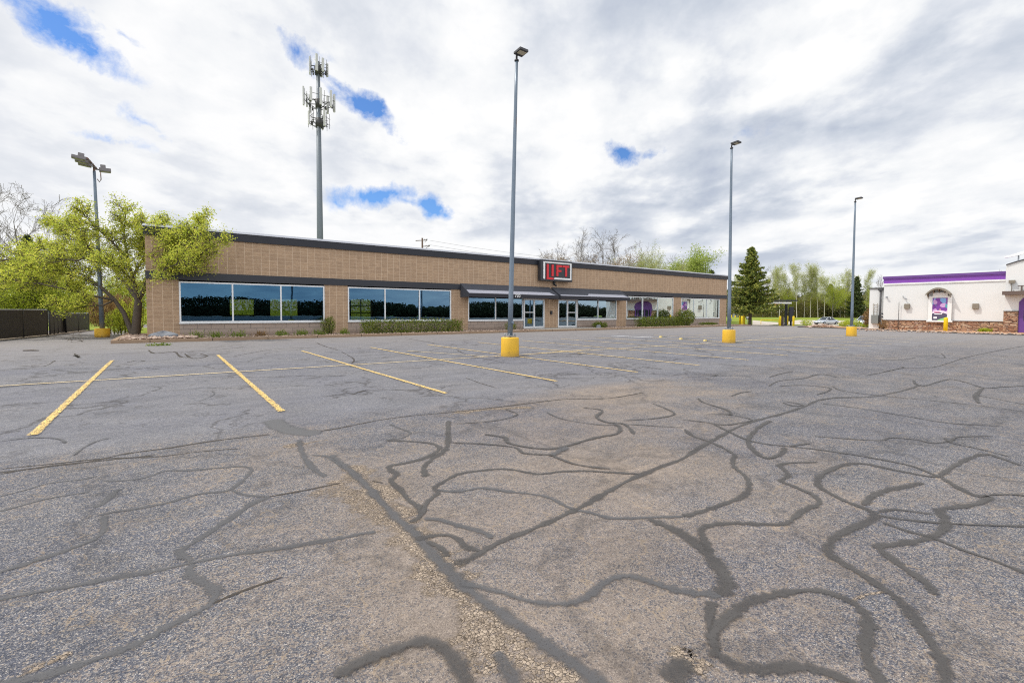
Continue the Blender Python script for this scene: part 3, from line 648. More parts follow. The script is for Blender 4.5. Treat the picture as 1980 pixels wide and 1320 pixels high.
SAND = [(5,[(-60,150),(120,260),(260,370),(380,480),(500,610),(620,760),(740,900),(850,1010),(1000,1120),(1180,1230),(1350,1330)],.42),(5,[(40,60),(180,200),(330,300),(420,350)],.42),(5,[(560,640),(640,760),(740,860)],.16),(5,[(760,960),(880,1100),(900,1230)],.16),
(6,[(-60,1110),(40,1180),(90,1160)],.16),(2,[(1400,868),(1560,878),(1700,886)],.07),(3,[(1300,935),(1360,945)],.10),(1,[(1640,730),(1720,720),(1900,690)],.16),(5,[(520,1095),(590,1110)],.06),(6,[(1180,790),(1060,810),(980,850)],.04),(4,[(100,1290),(300,1190),(420,1140)],.14),(2,[(640,540),(800,520),(1100,500)],.25)]
b = MB(); att = []
for i, (o, pts, w) in enumerate(SAND): ribbon_mb(b, att, zp(o, pts), w*1.25, .0016+.0001*i, seed=90+i, jit=.4)
tag(b.build('loose_sand', M['sand'], attr={'across': att}), kind='stuff', label='pale sandy grit lying along the long crack', cat='grit')

# painted bay lines
def line(p, q, w, mat, dz=.0165):
    b = MB(); att = []; n = max(4, int(math.dist(p, q)/1.2)); ribbon_mb(b, att, [np.array(p)+(np.array(q)-np.array(p))*i/n for i in range(n+1)], w, dz, False, .06, int(p[0]*97))
    return struct('parking_line', b, mat, attr={'across': att})
for i in range(17):
    X = -1.31+2.655*i
    if i == 1: line((X,18.36),(X,7.61),.12,M['paint'])
    else: line((X, 18.1+min(i,4)*.27),(X+(.06 if i else 0), 7.83 if i == 0 else 7.6), .12 if i < 12 else .11, M['paint'] if i < 12 else M['paintold'])
line((-2.9,13.2),(8.5,12.95),.10,M['paintold'],.0185); line((8.5,12.95),(40,12.75),.10,M['paintold'],.0185)
line((9.9,12.9),(13.5,13.3),.10,M['paint'],.0195); line((8.5,13.0),(7.2,16.5),.08,M['paintold'],.0195)
line(G(1185,649.5),G(1262,653),.9,M['paintwhite'],.0205)

# ------------------------------------------------------------------ kerbs, planting bed and pavement by the shop
def strip_solid(name, pts, w, h, mat, side=1, base=None):
    """kerb along a polyline: a real step, sunk a little into the ground"""
    b = MB(); P = [np.array(p[:2], float) for p in pts]
    for i in range(len(P)-1):
        d = P[i+1]-P[i]; d /= np.linalg.norm(d); n = np.array([-d[1], d[0]])*w*side
        q = [P[i], P[i+1], P[i+1]+n, P[i]+n]; z = [gz(*k) for k in q]
        b.hexa([(k[0],k[1],zz-.1) for k, zz in zip(q, z)]+[(k[0],k[1],zz+h) for k, zz in zip(q, z)])
    return struct(name, b, mat)
strip_solid('kerb', [(-2.0,27.05),(12,27),(30,27),(49.2,27),(51.6,27.6),(53.0,29.0),(53.2,44)], .2, .14, M['kerb'])
strip_solid('kerb', [(-1.9,35.5),(-2.0,27.26)], .2, .15, M['kerb'])
b = MB(); b.box((-1.79,27.21,-.05),(53.0,29.98,.11)); b.box((-1.79,29.98,-.05),(-.82,35.5,.11))
struct('planting_bed', b, M['soil'])
b = MB(); b.box((22.6,27.22,.112),(29.2,29.97,.15)); struct('door_pavement', b, M['concrete'])
def stone(b, c, r, rng):
    n = len(b.v); ax = [(1,0,0),(-1,0,0),(0,1,0),(0,-1,0),(0,0,1),(0,0,-1),(.7,.7,.3),(-.7,.7,.3),(.7,-.7,.3),(-.7,-.7,.3)]
    a = rng.uniform(0,6.28); ca, sa = math.cos(a), math.sin(a); k = (rng.uniform(.7,1.3), rng.uniform(.6,1), rng.uniform(.45,.8))
    for x,y,z in ax:
        j = r*rng.uniform(.8,1.15); x,y,z = x*k[0]*j,y*k[1]*j,z*k[2]*j
        b.v.append((c[0]+x*ca-y*sa, c[1]+x*sa+y*ca, c[2]+z))
    for f in ((0,6,4),(6,2,4),(2,7,4),(7,1,4),(1,9,4),(9,3,4),(3,8,4),(8,0,4),(6,0,5),(2,6,5),(7,2,5),(1,7,5),(9,1,5),(3,9,5),(8,3,5),(0,8,5)):
        b.f.append(tuple(n+i for i in f)); b.m.append(0); b.sm.append(False)
rng = random.Random(4); b = MB()
for _ in range(3600):
    X = rng.uniform(-1.6,52.5); 
    if 22.5 < X < 29.3: continue
    stone(b, (X, rng.uniform(27.3,29.9), .115), rng.uniform(.03,.075), rng)
for _ in range(420): stone(b, (rng.uniform(-1.7,1.2), rng.triangular(27.3,29.9,28), .13+rng.uniform(0,.06)), rng.uniform(.06,.13), rng)
for _ in range(160): stone(b, (rng.uniform(-1.7,-.95), rng.uniform(29.5,33), .14), rng.uniform(.06,.12), rng)
tag(b.build('gravel', M['pebble']), 'brown and tan stones covering the bed along the shop front', 'gravel', kind='stuff')
def boulder(name, c, s, label, seed):
    rng = random.Random(seed); b = MB(); n, m = 22, 14
    ph = [rng.uniform(0,6.28) for _ in range(9)]
    for j in range(m+1):
        th = math.pi*j/m
        for i in range(n):
            p = 2*math.pi*i/n; r = 1+.13*math.sin(2*p+ph[0]+th)+.1*math.sin(3*p+ph[1])+.09*math.sin(4*th+ph[2])+rng.uniform(-.03,.03)
            b.v.append((s[0]*r*math.sin(th)*math.cos(p), s[1]*r*math.sin(th)*math.sin(p), s[2]*(r*math.cos(th)+.55)))
    for j in range(m):
        for i in range(n): b.f.append((j*n+i, (j+1)*n+i, (j+1)*n+(i+1)%n, j*n+(i+1)%n)); b.m.append(0); b.sm.append(True)
    o = b.build(name, M['boulder']); o.location = c; return tag(o, label, 'boulder')
boulder('boulder', (-.15,28.4,.1), (.52,.36,.22), 'large grey boulder in the stone bed at the shop corner', 3)
pt = G(1140,634,.14); boulder('boulder', (29.9,28.5,.1), (.26,.2,.16), 'small pale rock beside the plant under the window right of the doors', 5)

# ------------------------------------------------------------------ the shop
FY = 30.0
shop = thing('shop_building', 'long low tan block shop with dark fascia and wide white framed windows', 'shop', (-.8,30,0))
SO = (-.8,30,0)
wins = [('w',.54,7.76,[2.94,5.35],.83,2.97),('w',9.16,16.44,[11.56,14.0],.83,2.97),('w',17.85,22.92,[20.28],.80,2.62),('d',22.97,25.12,None,.15,2.50),('d',26.6,28.77,None,.15,2.50),('w',28.82,33.85,[31.4],.80,2.62),('w',35.2,42.5,[37.6,39.98],.82,2.97),('w',43.85,51.2,[46.2,48.65],.82,2.97)]
XL, XR, YB, ZB, ZT = -.8, 52.67, 48.0, 3.05, 5.24
b = MB(); pb = MB()
edges = [XL]
for w in wins: edges += [w[1], w[2]]
edges.append(XR)
for i in range(0, len(edges), 2):
    if edges[i+1]-edges[i] > .08: b.box((edges[i],FY,0),(edges[i+1],FY+.3,ZB))
for k, x0, x1, mu, z0, z1 in wins:
    if k == 'w': pb = MB(); pb.box((x0,FY+.006,0),(x1,FY+.29,z0-.02)); pb.build('plinth', M['plinth'], shop, SO)
    if z1 < ZB-.1: b.box((x0,FY,z1),(x1,FY+.3,ZB))
b.box((XL,FY,ZB),(XR,FY+.3,ZT))
b.box((XL,FY+.3,0),(XL+.3,YB,ZT)); b.box((XR-.3,FY+.3,0),(XR,YB,ZT))
# rear wall with its openings (seen through the front glass)
def rx(px): d = sight(px, 600); return YB/d[1]*d[0]
rear = [(rx(442),rx(492),1.0,2.5),(rx(520),rx(603),.9,2.6),(rx(676),rx(717),.5,2.7),(rx(836),rx(872),.6,2.5)]
px0 = XL+.3
for a, c, z0, z1 in sorted(rear)+[(XR-.3,XR-.3,0,0)]:
    b.box((px0,YB-.3,0),(a,YB,ZT))
    if c > a: b.box((a,YB-.3,0),(c,YB,z0)); b.box((a,YB-.3,z1),(c,YB,ZT))
    px0 = c
b.build('wall', M['block'], shop, SO)
b = MB(); b.box((XL+.3,FY+.3,.02),(XR-.3,YB-.3,.13)); b.build('floor', M['darkgrey'], shop, SO)
b = MB(); b.box((XL+.3,FY+.3,3.3),(XR-.3,YB-.3,3.4)); b.build('ceiling', M['interior'], shop, SO)
for a_, c_ in (((8.3,FY+.31,.14),(8.4,YB-8,3.29)),((25.8,FY+.31,.14),(25.9,YB-.31,3.29)),((34.6,FY+.31,.14),(34.7,YB-.31,3.29)),((17,40,.14),(25,40.1,3.29))):
    b = MB(); b.box(a_, c_); b.build('partition', M['interior'], shop, SO)
b = MB(); b.box((XL-.02,FY+.01,ZT+.004),(XR+.02,YB+.02,5.6)); b.build('roof', M['roof'], shop, SO)
b = MB()
b.hexa([(XL-.06,FY-.10,ZT-.0),(XR+.06,FY-.10,ZT),(XR+.06,FY+.005,ZT),(XL-.06,FY+.005,ZT),(XL-.06,FY-.14,5.645),(XR+.06,FY-.14,5.645),(XR+.06,FY+.005,5.645),(XL-.06,FY+.005,5.645)])
b.box((XR+.024,FY+.006,ZT),(XR+.06,YB,5.645)); b.build('fascia', M['fascia'], shop, SO)
b = MB(); b.box((XL-.09,FY-.17,5.65),(XR+.09,FY+.18,5.70)); b.box((XL-.07,FY-.13,5.703),(XR+.07,FY+.3,5.765)); b.build('coping', M['coping'], shop, SO)
for x0, x1 in ((XL-.02,17.2),(34.3,XR+.02)):
    b = MB(); b.box((x0,FY-.09,3.045),(x1,FY-.003,3.44)); b.build('trim_band', M['fascia'], shop, SO)
def win(k, x0, x1, mu, z0, z1):
    y0, y1 = FY-.035, FY+.09
    if k == 'w':
        b = MB(); t = .075
        b.box((x0,y0,z0),(x1,y1,z0+t)); b.box((x0,y0,z1-t),(x1,y1,z1))
        xs = [x0]+mu+[x1]
        for i, x in enumerate(xs):
            a, c = (x, x+t) if i == 0 else ((x-t, x) if i == len(xs)-1 else (x-t/2, x+t/2))
            b.box((a,y0+.002,z0+t),(c,y1-.002,z1-t))
        b.box((x0-.03,y0-.05,z0-.06),(x1+.03,y1-.03,z0-.001))
        f = b.build('window', M['alu'], shop, SO)
        for i in range(len(xs)-1):
            g = MB(); g.box((xs[i]+.03,FY+.03,z0+.03),(xs[i+1]-.03,FY+.045,z1-.03)); g.build('pane', M['glass'], f, SO)
    else:
        b = MB(); t = .11; xm = (x0+x1)/2
        b.box((x0,y0,z0),(x0+t,y1,z1)); b.box((x1-t,y0,z0),(x1,y1,z1)); b.box((x0+t,y0+.002,z1-t),(x1-t,y1-.002,z1)); b.box((x0+t,y0+.002,z0),(x1-t,y1-.002,z0+.14)); b.box((xm-.07,y0+.004,z0+.14),(xm+.07,y1-.004,z1-t))
        if x0 < 26: b.box((x0+t,y0+.006,1.38),(xm-.07,y1-.006,1.45))
        else: b.box((xm+.07,y0+.006,1.38),(x1-t,y1-.006,1.45))
        f = b.build('door', M['alu'], shop, SO)
        for a, c in ((x0+.08,xm-.04),(xm+.04,x1-.08)):
            g = MB(); g.box((a,FY+.03,z0+.1),(c,FY+.045,z1-.08)); g.build('pane', M['glass'], f, SO)
        h = MB(); xx = xm-.1 if x0 < 26 else xm+.1
        h.tube([(xx,y0-.02,.95),(xx,y0-.07,.98),(xx,y0-.07,1.28),(xx,y0-.02,1.31)], .014, 6); h.build('handle', M['black'], f, SO)
for w in wins: win(*w)
for a, c, z0, z1 in rear:
    b = MB(); g = MB(); t = .08
    b.box((a,YB-.2,z0),(c,YB-.1,z0+t)); b.box((a,YB-.2,z1-t),(c,YB-.1,z1)); n = 2 if z0 < .55 else 1
    for i in range(n+1):
        x = a+(c-a)*i/n; x = min(max(x, a+t/2), c-t/2); b.box((x-t/2,YB-.199,z0+t),(x+t/2,YB-.101,z1-t))
    if z0 < .55:
        for z in (1.25,1.95):
            for i in range(n):
                b.box((a+(c-a)*i/n+t,YB-.197,z-.04),(a+(c-a)*(i+1)/n-t,YB-.103,z+.04))
    f = b.build('rear_window', M['black'], shop, SO)
# awnings
def awning(x0, x1, s0, s1):
    yw, yf, zt, zf, zb = FY-.004, FY-1.2, 3.49, 2.76, 2.50
    b = MB()
    b.prism([(x0,yw,zt),(x0,yf,zf),(x0,yf,zf-.02),(x0,yw,zt-.03)], (x1-x0,0,0))
    for x in (x0, x1-.012): b.prism([(x,yw,zt-.03),(x,yf+.004,zf-.02),(x,yf+.004,zb),(x,yw,zb)], (.012,0,0))
    a = b.build('awning', M['awngrey'], shop, SO)
    v = MB(); v.box((x0-.004,yf-.012,zb),(x1+.004,yf-.001,zf)); v.build('valance', M['awnval'], a, SO)
    d = np.array([0,yf-yw,zf-zt]); nrm = np.array([0,zf-zt,-(yf-yw)]); nrm = nrm/np.linalg.norm(nrm)
    def P(x, s): return np.array([x,yw,zt])+d*s+nrm*.004
    s = MB(); s.prism([P(s0-.0,.66) if s0 < 18 else P(s0+.5,.66), P(s1-.35,.66), P(s1,.985), P(s0,.985)], nrm*.004)
    if s0 > 27: s.prism([P(x0+.05,.86), P(s0+.2,.86), P(s0+.0,.985), P(x0+.05,.985)], nrm*.004)
    s.build('stripe', M['awnlight'], a, SO); return a
aw = awning(17.2,25.62,17.25,25.3); awning(25.86,34.3,28.9,34.2)
me = text_mesh('720', .36, .004); me.materials.append(M['white']); o = bpy.data.objects.new('house_number', me); COL.objects.link(o); o.parent = aw
# number is centred so that 720 clears the lamp post
X720 = onY(993,574,FY-1.2)[0]
o.location = (X720+.36+.8, FY-1.225-30, 2.545); o.rotation_euler = (rad(90),0,0)
# lamp, camera and meter on the wall
b = MB(); b.box((26.0,FY-.12,3.70),(26.2,FY-.002,3.95)); b.tube([(26.1,FY-.10,3.72),(26.12,FY-.3,3.62)], [.05,.08], 10); b.build('spotlight', M['black'], shop, SO)
b = MB(); b.box((25.75,FY-.10,1.25),(25.92,FY-.002,1.55)); b.build('mail_slot_box', M['black'], shop, SO)
# the sign
sx0, sx1, sz0, sz1, sy = 24.3, 27.75, 3.97, 5.66, FY-.50
sg = thing('wall_sign', 'black box sign with red letters and a broken white border above the shop doors', 'sign', (26,30,4)); SG = (26,30,4)
b = MB(); b.box((sx0,sy,sz0),(sx1,FY-.145,sz1)); b.build('cabinet', M['signface'], sg, SG, bevel=.02)
def sxp(u): return sx0+(sx1-sx0)*u
def szp(v): return sz1-(sz1-sz0)*v
yb = sy-.012
b = MB()
def bar(b, u0, v0, u1, v1, th=.03, z=0): b.box((sxp(u0),sy-th-z,szp(v0)),(sxp(u1),sy-.002-z,szp(v1)))
bar(b,.075,.085,.125,.91); bar(b,.1252,.085,.9198,.145); bar(b,.92,.085,.962,.91)
b.prism([(sxp(.40),sy-.002,szp(.91)),(sxp(.425),sy-.002,szp(.83)),(sxp(.9198),sy-.002,szp(.83)),(sxp(.9198),sy-.002,szp(.91))], (0,-.028,0))
b.build('border', M['white'], sg, SG)
def letter(parts):
    b = MB()
    for q in parts: bar(b, *q, th=.045)
    b.build('letter', M['red'], sg, SG)
letter([(.175,.20,.235,.93),(.2352,.83,.385,.93)]); letter([(.325,.21,.385,.77)]); letter([(.475,.21,.535,.75),(.5352,.21,.66,.31),(.5352,.45,.63,.54)]); letter([(.68,.21,.885,.31),(.755,.3102,.815,.75)])

# ------------------------------------------------------------------ lot lamps
def lot_lamp(px, py, lean, label, top=9.85):
    c = G(px, py); fwd = np.array([c[0],c[1]])/np.hypot(c[0],c[1]); c[:2] += fwd*.29; c[2] = gz(c[0],c[1])
    t = thing('lot_lamp', label, 'street lamp', c, 'lamp posts on yellow bases')
    b = MB(); b.lathe((0,0,0), [(.30,-.06),(.305,.02),(.298,.3),(.296,.60),(.285,.63),(.0,.635)], 28); b.build('concrete_base', M['yellow'], t)
    p = MB(); L = np.array(lean); n = 8
    p.tube([(L[0]*i/n, L[1]*i/n, .70+(top-.7)*i/n) for i in range(n+1)], [.088-.038*i/n for i in range(n+1)], 16)
    pole = p.build('pole', M['pole'], t)
    q = MB(); q.box((-.15,-.15,.665),(.15,.15,.70))
    for sx in (-.12,.12):
        for sy_ in (-.12,.12): q.tube([(sx,sy_,.63),(sx,sy_,.77)], .014, 6); q.tube([(sx,sy_,.705),(sx,sy_,.73)], .028, 6)
    q.build('base_plate', M['steel'], t)
    h = MB(); h.tube([(.088*.8*.6, -.088*.6, 1.12),(.1*.6,-.1*.9,1.13)], [.055,.055], 12); h.build('handhole_cover', M['pole'], t)
    a = MB(); tx, ty, tz = L[0], L[1], top
    a.tube([(tx,ty,tz-.02),(tx,ty,tz+.02)], .075, 12); a.tube([(tx,ty,tz),(tx,ty,tz+.15),(tx,ty-.06,tz+.17)], .035, 8); a.build('bracket', M['darkgrey'], t)
    hd = MB(); c0 = np.array([tx+.03,ty-.20,tz+.205]); ay = np.array([0,-.185,.012]); hd.obox(c0,(.17,0,0),ay,(0,.003,.04)); head = hd.build('lamp_head', M['darkgrey'], t, bevel=.012)
    e = MB(); e.obox(c0+np.array([0,-.04,-.046]),(.135,0,0),ay*.5,(0,.0006,.004)); e.build('lens', M['lampglass'], head)
    return t
lot_lamp(986,690,(.31,.12),'tall lamp post on the nearest yellow drum base in front of the doors', 9.8)
lot_lamp(1409,663,(.15,.16),'lamp post on a yellow base standing by the right end of the shop', 9.5)
lot_lamp(1646,650,(.22,.10),'farthest lamp post on a yellow base before the restaurant', 9.05)
# flood lamp behind the shop corner
c = G(197,652); c = c+np.array([0,.3,0])
t = thing('flood_lamp', 'grey post carrying a cluster of floodlights beside the leafy tree at the shop corner', 'street lamp', c)
b = MB(); b.lathe((0,0,0), [(.33,-.05),(.335,.1),(.33,.46),(.31,.48),(0,.485)], 26); b.build('concrete_base', M['yellow'], t)
b = MB(); b.tube([(-.14*i/6,.1*i/6,.48+8.42*i/6) for i in range(7)], [.11-.045*i/6 for i in range(7)], 14); b.build('pole', M['pole'], t)
b = MB(); dirx = np.array([-.08,-.996,.0]); dirx /= np.linalg.norm(dirx); tp = np.array([-.14,.1,8.85])
b.tube([tp+np.array([0,0,-.1]), tp+np.array([0,0,.35])], .05, 8)
b.tube([tp+dirx*-.65+np.array([0,0,.33]), tp+dirx*1.5+np.array([0,0,.33])], .045, 8)
b.tube([tp+np.array([.12,0,-.35]), tp+np.array([.2,-.05,-.5]), tp+np.array([.27,0,-.35]), tp+np.array([.25,.1,.05])], .025, 6); b.build('bracket', M['rust'], t)
def flood(p, dx, up=.12, sz=(.27,.20,.07)):
    b = MB(); d = np.array(dx, float); d /= np.linalg.norm(d); s = np.cross(d, [0,0,1]); s /= np.linalg.norm(s); u = np.array([0,0,1.])
    d2 = d*math.cos(up)+u*math.sin(up); u2 = np.cross(s, d2)
    b.obox(p, d2*sz[0], s*sz[1], u2*sz[2]); b.obox(p+d2*(-sz[0]*.3)+u2*(sz[2]+.09), d2*sz[0]*.45, s*sz[1]*.7, u2*.09)
    b.tube([p-d2*sz[0], p-d2*(sz[0]+.2)], .04, 6)
    h = b.build('flood_head', M['floodgrey'], t, bevel=.02)
    e = MB(); e.obox(p+d2*.03-u2*(sz[2]+.006), d2*sz[0]*.8, s*sz[1]*.85, u2*.005); e.build('lens', M['floodlens'], h)
lft = np.array([-.996,-.09,0])
for k, s in enumerate((1.35,.68,.05)):
    flood(tp+dirx*s+np.array([lft[0]*.36,lft[1]*.36,.32]), (lft[0],lft[1],0), .12)
flood(tp+dirx*-.55+np.array([-lft[0]*.36,-lft[1]*.36,.30]), (-lft[0],-lft[1],0), .05, (.25,.20,.09))

# ------------------------------------------------------------------ wheel stops
WS = thing('wheel_stop', 'short yellow wheel stop nearest the faded white bay marking', 'wheel stop', G(1284,652), 'short yellow wheel stops')
b = MB(); b.hexa([(-.299,-.07,-.02),(.3,-.07,-.02),(.3,.07,-.02),(-.299,.07,-.02),(-.299,-.05,.06),(.28,-.05,.05),(.28,.05,.05),(-.299,.05,.06)]); b.build('block', M['grey'], WS)
b = MB(); b.hexa([(-.50,-.08,-.02),(-.30,-.08,-.02),(-.30,.08,-.02),(-.50,.08,-.02),(-.47,-.055,.11),(-.30,-.055,.11),(-.30,.055,.11),(-.47,.055,.11)]); b.build('yellow_end', M['paleyellow'], WS)
WS.rotation_euler = (0,0,0); WS.scale = (.8,.8,.8)
for (px, py, lb) in ((1323,656,'middle one of the three short yellow wheel stops left of the second lamp base'),(1370,659,'short yellow wheel stop closest to the left of the second lamp base'),(1424,662,'short yellow wheel stop touching the right of the second lamp base')):
    dup(WS, G(px, py), lb, 0)

# ------------------------------------------------------------------ vegetation
def leaf_mesh(name, pts, size, mat, parent, rng, flat=.0, aspect=.55, updir=None):
    """pts (N,3): one small blade per point"""
    pts = np.asarray(pts, float); N = len(pts)
    a = rng.normal(size=(N,3))
    if updir is not None: a = a*.45+np.asarray(updir)
    a /= np.linalg.norm(a, axis=1)[:,None]
    c = rng.normal(size=(N,3)); c[:,2] *= (1-flat); bb = np.cross(a, c); bb /= np.linalg.norm(bb, axis=1)[:,None]
    s = size*rng.uniform(.6,1.35,size=(N,1))
    v = np.stack([pts-a*s*.5, pts+bb*s*aspect*.5, pts+a*s*.5, pts-bb*s*aspect*.5], 1).reshape(-1,3)
    me = bpy.data.meshes.new(name); me.vertices.add(4*N); me.vertices.foreach_set('co', v.ravel())
    me.loops.add(4*N); me.loops.foreach_set('vertex_index', np.arange(4*N)); me.polygons.add(N); me.polygons.foreach_set('loop_start', np.arange(0,4*N,4))
    me.update(calc_edges=True); me.validate(); me.materials.append(mat)
    o = bpy.data.objects.new(name, me); COL.objects.link(o)
    if parent is not None: o.parent = parent
    return o
def grow(rng, p, d, L, r, level, P, segs, tips):
    n = P['n'][level]; pts = [np.array(p, float)]; rs = [r]; d = np.array(d, float); d /= np.linalg.norm(d)
    last = level == len(P['n'])-1
    for i in range(n):
        d = d+rng.normal(size=3)*P['wob'][level]+np.array([0,0,P['trop'][level]]); d /= np.linalg.norm(d)
        pts.append(pts[-1]+d*L/n); rs.append(max(P['rmin'], r*(1-(i+1)/n*P['tap'])))
    segs.append((pts, rs, level))
    if last: tips.extend(pts[1:]); return
    nc = P['kids'][level]
    for k in range(nc):
        s = P['start'][level]+(1-P['start'][level])*(k+rng.uniform(.1,.9))/nc; s = min(s, .98)
        i = int(s*n); fr = s*n-i; q = pts[i]+(pts[min(i+1,n)]-pts[i])*fr; rr = rs[i]
        ax = pts[min(i+1,n)]-pts[i]; ax /= np.linalg.norm(ax)
        perp = np.cross(ax, rng.normal(size=3)); perp /= np.linalg.norm(perp)
        an = P['ang'][level]*rng.uniform(.75,1.25); cd_ = ax*math.cos(an)+perp*math.sin(an)
        ll = L*P['ratio'][level]*rng.uniform(.7,1.2)*(1.15-.55*s if P.get('cone') else 1)
        grow(rng, q, cd_, ll, max(P['rmin'], rr*P['rr']), level+1, P, segs, tips)
def wood(segs, name, mat, parent, sides=(8,6,5,4,3)):
    b = MB()
    for pts, rs, lv in segs: b.tube(pts, rs, sides[min(lv,4)], caps=False)
    return b.build(name, mat, parent)
BARE = dict(n=[7,5,4,3,2], wob=[.05,.10,.14,.2,.25], trop=[.05,.10,.06,.03,.02], kids=[9,6,4,3], start=[.35,.25,.2,.2], ang=[.6,.55,.6,.6], ratio=[.40,.52,.52,.55], rr=.55, rmin=.017, tap=.85)
ASPEN = dict(n=[8,4,3,2], wob=[.03,.10,.15,.2], trop=[.05,.14,.06,.02], kids=[24,6,4], start=[.38,.15,.2], ang=[.75,.6,.6], ratio=[.20,.5,.5], rr=.42, rmin=.012, tap=.9)
BUSHY = dict(n=[6,5,4,3], wob=[.05,.12,.16,.2], trop=[.05,.12,.05,.02], kids=[16,7,5], start=[.18,.15,.15], ang=[.75,.65,.6], ratio=[.48,.5,.5], rr=.5, rmin=.014, tap=.85)
SHRUB = dict(n=[4,4,3], wob=[.1,.15,.2], trop=[.02,.05,.02], kids=[7,5], start=[.2,.2], ang=[.6,.6], ratio=[.6,.6], rr=.6, rmin=.01, tap=.8)
def make_tree(name, label, H, P, bark, lf, nl, ls, sig, seed, r0=None, group=None, lean=(0,0), cat='tree'):
    rng = np.random.default_rng(seed); segs, tips = [], []
    grow(rng, (0,0,-.1), (lean[0],lean[1],1), H*.88, r0 or H*.013, 0, P, segs, tips)
    t = thing(name, label, cat, (0,0,0), group)
    wood(segs, 'trunk', bark, t)
    if lf is not None:
        tp = np.array(tips); pts = tp[rng.integers(0, len(tp), nl)]+rng.normal(size=(nl,3))*sig
        leaf_mesh('crown', pts, ls, lf, t, rng)
    t['h'] = float(max(p[2] for s in segs for p in s[0])); return t
def place(t, px, depth, ytop, base=None, rz=0.0, wide=1.0, label=None, first=False, group=None):
    d = sight(px, 603); p = CAM+d*depth; z = base if base is not None else fbank(p[0], p[1])
    top = (CAM+sight(px, ytop)*depth)[2]; s = (top-z)/t['h']
    loc = (p[0], p[1], z)
    if first:
        t.location = loc; t.scale = (s*wide,s*wide,s); t.rotation_euler = (0,0,rz)
        if label: t['label'] = label
        if group: t['group'] = group
        return t
    return dup(t, loc, label, rz, (s*wide,s*wide,s), group)
GB = 'leafless trees behind the shop roof'
bare = make_tree('bare_tree', 'x', 16, BARE, M['barkgrey'], M['lf_bud'], 120, .12, .25, 11)
place(bare, 1130, 92, 440, 0, 0, .85, 'tall bare tree rising left of centre behind the shop roof', True)
bare2 = make_tree('bare_tree', 'x', 16, dict(BARE, kids=[8,6,4,3], ang=[.75,.6,.6,.6]), M['barkgrey'], M['lf_bud'], 80, .12, .25, 23)
place(bare2, 1172, 90, 434, 0, .5, .9, 'tallest bare tree behind the shop roof', True)
place(bare2, 1205, 88, 452, 0, 2.2, 1.05, 'wide bare tree just left of the budding trees behind the roof')
place(bare, 1050, 80, 482, 0, 1.0, 1.1, 'leftmost low bare tree above the sign')
place(bare, 1078, 84, 468, 0, 2.0, 1.0, 'bare tree directly above the sign')
place(bare2, 1150, 84, 470, 0, 3.0, 1.3, 'low twiggy bare tree between the two tallest bare trees')
place(bare, 1300, 96, 490, 0, 4.0, .8, 'thin bare tree left of the bright green tree')
place(bare, 6, 46, 352, .2, 1.4, .8, 'dark bare tree at the left edge of the picture behind the fence')
place(bare2, 52, 50, 346, .2, .9, .95, 'spreading bare tree behind the fence left of the leafy tree')
place(bare, 108, 55, 392, .2, 2.9, .7, 'thin bare tree seen just left of the leafy tree crown')
bud = make_tree('budding_tree', 'x', 10, BUSHY, M['barkgrey'], M['lf_bud'], 11000, .19, .38, 31)
place(bud, 1098, 82, 488, 0, 0, 1.1, 'tan budding tree right of the sign behind the roof', True)
place(bud, 1185, 80, 492, 0, 2, 1.5, 'low pinkish budding tree below the tallest bare tree')
yel = make_tree('budding_tree', 'x', 12, dict(BUSHY, kids=[12,6,5], trop=[.05,.2,.08,.02]), M['barkgrey'], M['lf_pale'], 10000, .20, .42, 37)
place(yel, 1236, 86, 472, 0, 0, .85, 'yellowish budding tree left of the pale green one behind the roof', True)
place(yel, 1270, 88, 468, 0, 2.5, .7, 'pale green budding tree behind the roof left of the bright one')
place(bud, 1062, 84, 492, 0, 4, 1.3, 'low tan budding tree at the left end of the trees behind the roof')
place(bud, 1140, 86, 494, 0, 5, 1.5, 'low tan budding tree between the sign and the tallest bare tree')
place(yel, 1215, 84, 494, 0, 1, 1.3, 'low yellowish tree under the wide bare tree behind the roof')
place(yel, 1255, 84, 482, 0, 3.4, 1.0, 'yellow green tree between the two budding trees behind the roof')
place(yel, 1294, 84, 494, 0, 5, 1.2, 'low yellow green tree touching the bright green one behind the roof')
brt = make_tree('leafy_tree', 'bright green leafy tree behind the right end of the shop roof', 11, dict(BUSHY, kids=[20,7,5]), M['barkgrey'], M['lf_bright'], 30000, .27, .5, 41)
place(brt, 1322, 90, 478, 0, 0, 1.15, None, True)
asp = make_tree('aspen_tree', 'x', 14, ASPEN, M['barkpale'], M['lf_pale'], 6500, .20, .38, 51, r0=.15)
asp2 = make_tree('aspen_tree', 'x', 14, dict(ASPEN, kids=[20,6,5]), M['barkpale'], M['lf_pale'], 5500, .20, .38, 57, r0=.14, lean=(.06,.02))
AS = [(asp,1507,116,508,0,.7,'pale aspen just right of the spruce behind the drive lane'),(asp2,1541,114,508,1,.7,'pale aspen right above the black menu board'),(asp,1567,118,504,2,.7,'tallest pale aspen in the wood left of the silver car'),(asp2,1594,112,534,3,.85,'leaning pale aspen standing right behind the silver car'),(asp,1634,118,516,4,.6,'thin pale aspen left of the farthest lamp post'),(asp2,1672,116,521,5,.6,'pale aspen right of the farthest lamp post'),(asp2,1522,120,530,2.4,.8,'short pale aspen between the two left ones'),(asp,1492,122,520,3.6,.8,'pale aspen half hidden by the right side of the spruce'),(asp,1555,119,522,1.4,.8,'slender aspen behind the gap between canopy and silver car'),(asp2,1582,117,517,2.2,.75,'aspen just left of the leaning one behind the silver car'),(asp,1648,117,528,3.1,.8,'aspen right beside the farthest lamp post'),(asp2,1427,118,530,.4,.8,'thin pale aspen left of the spruce beside the second lamp post')]
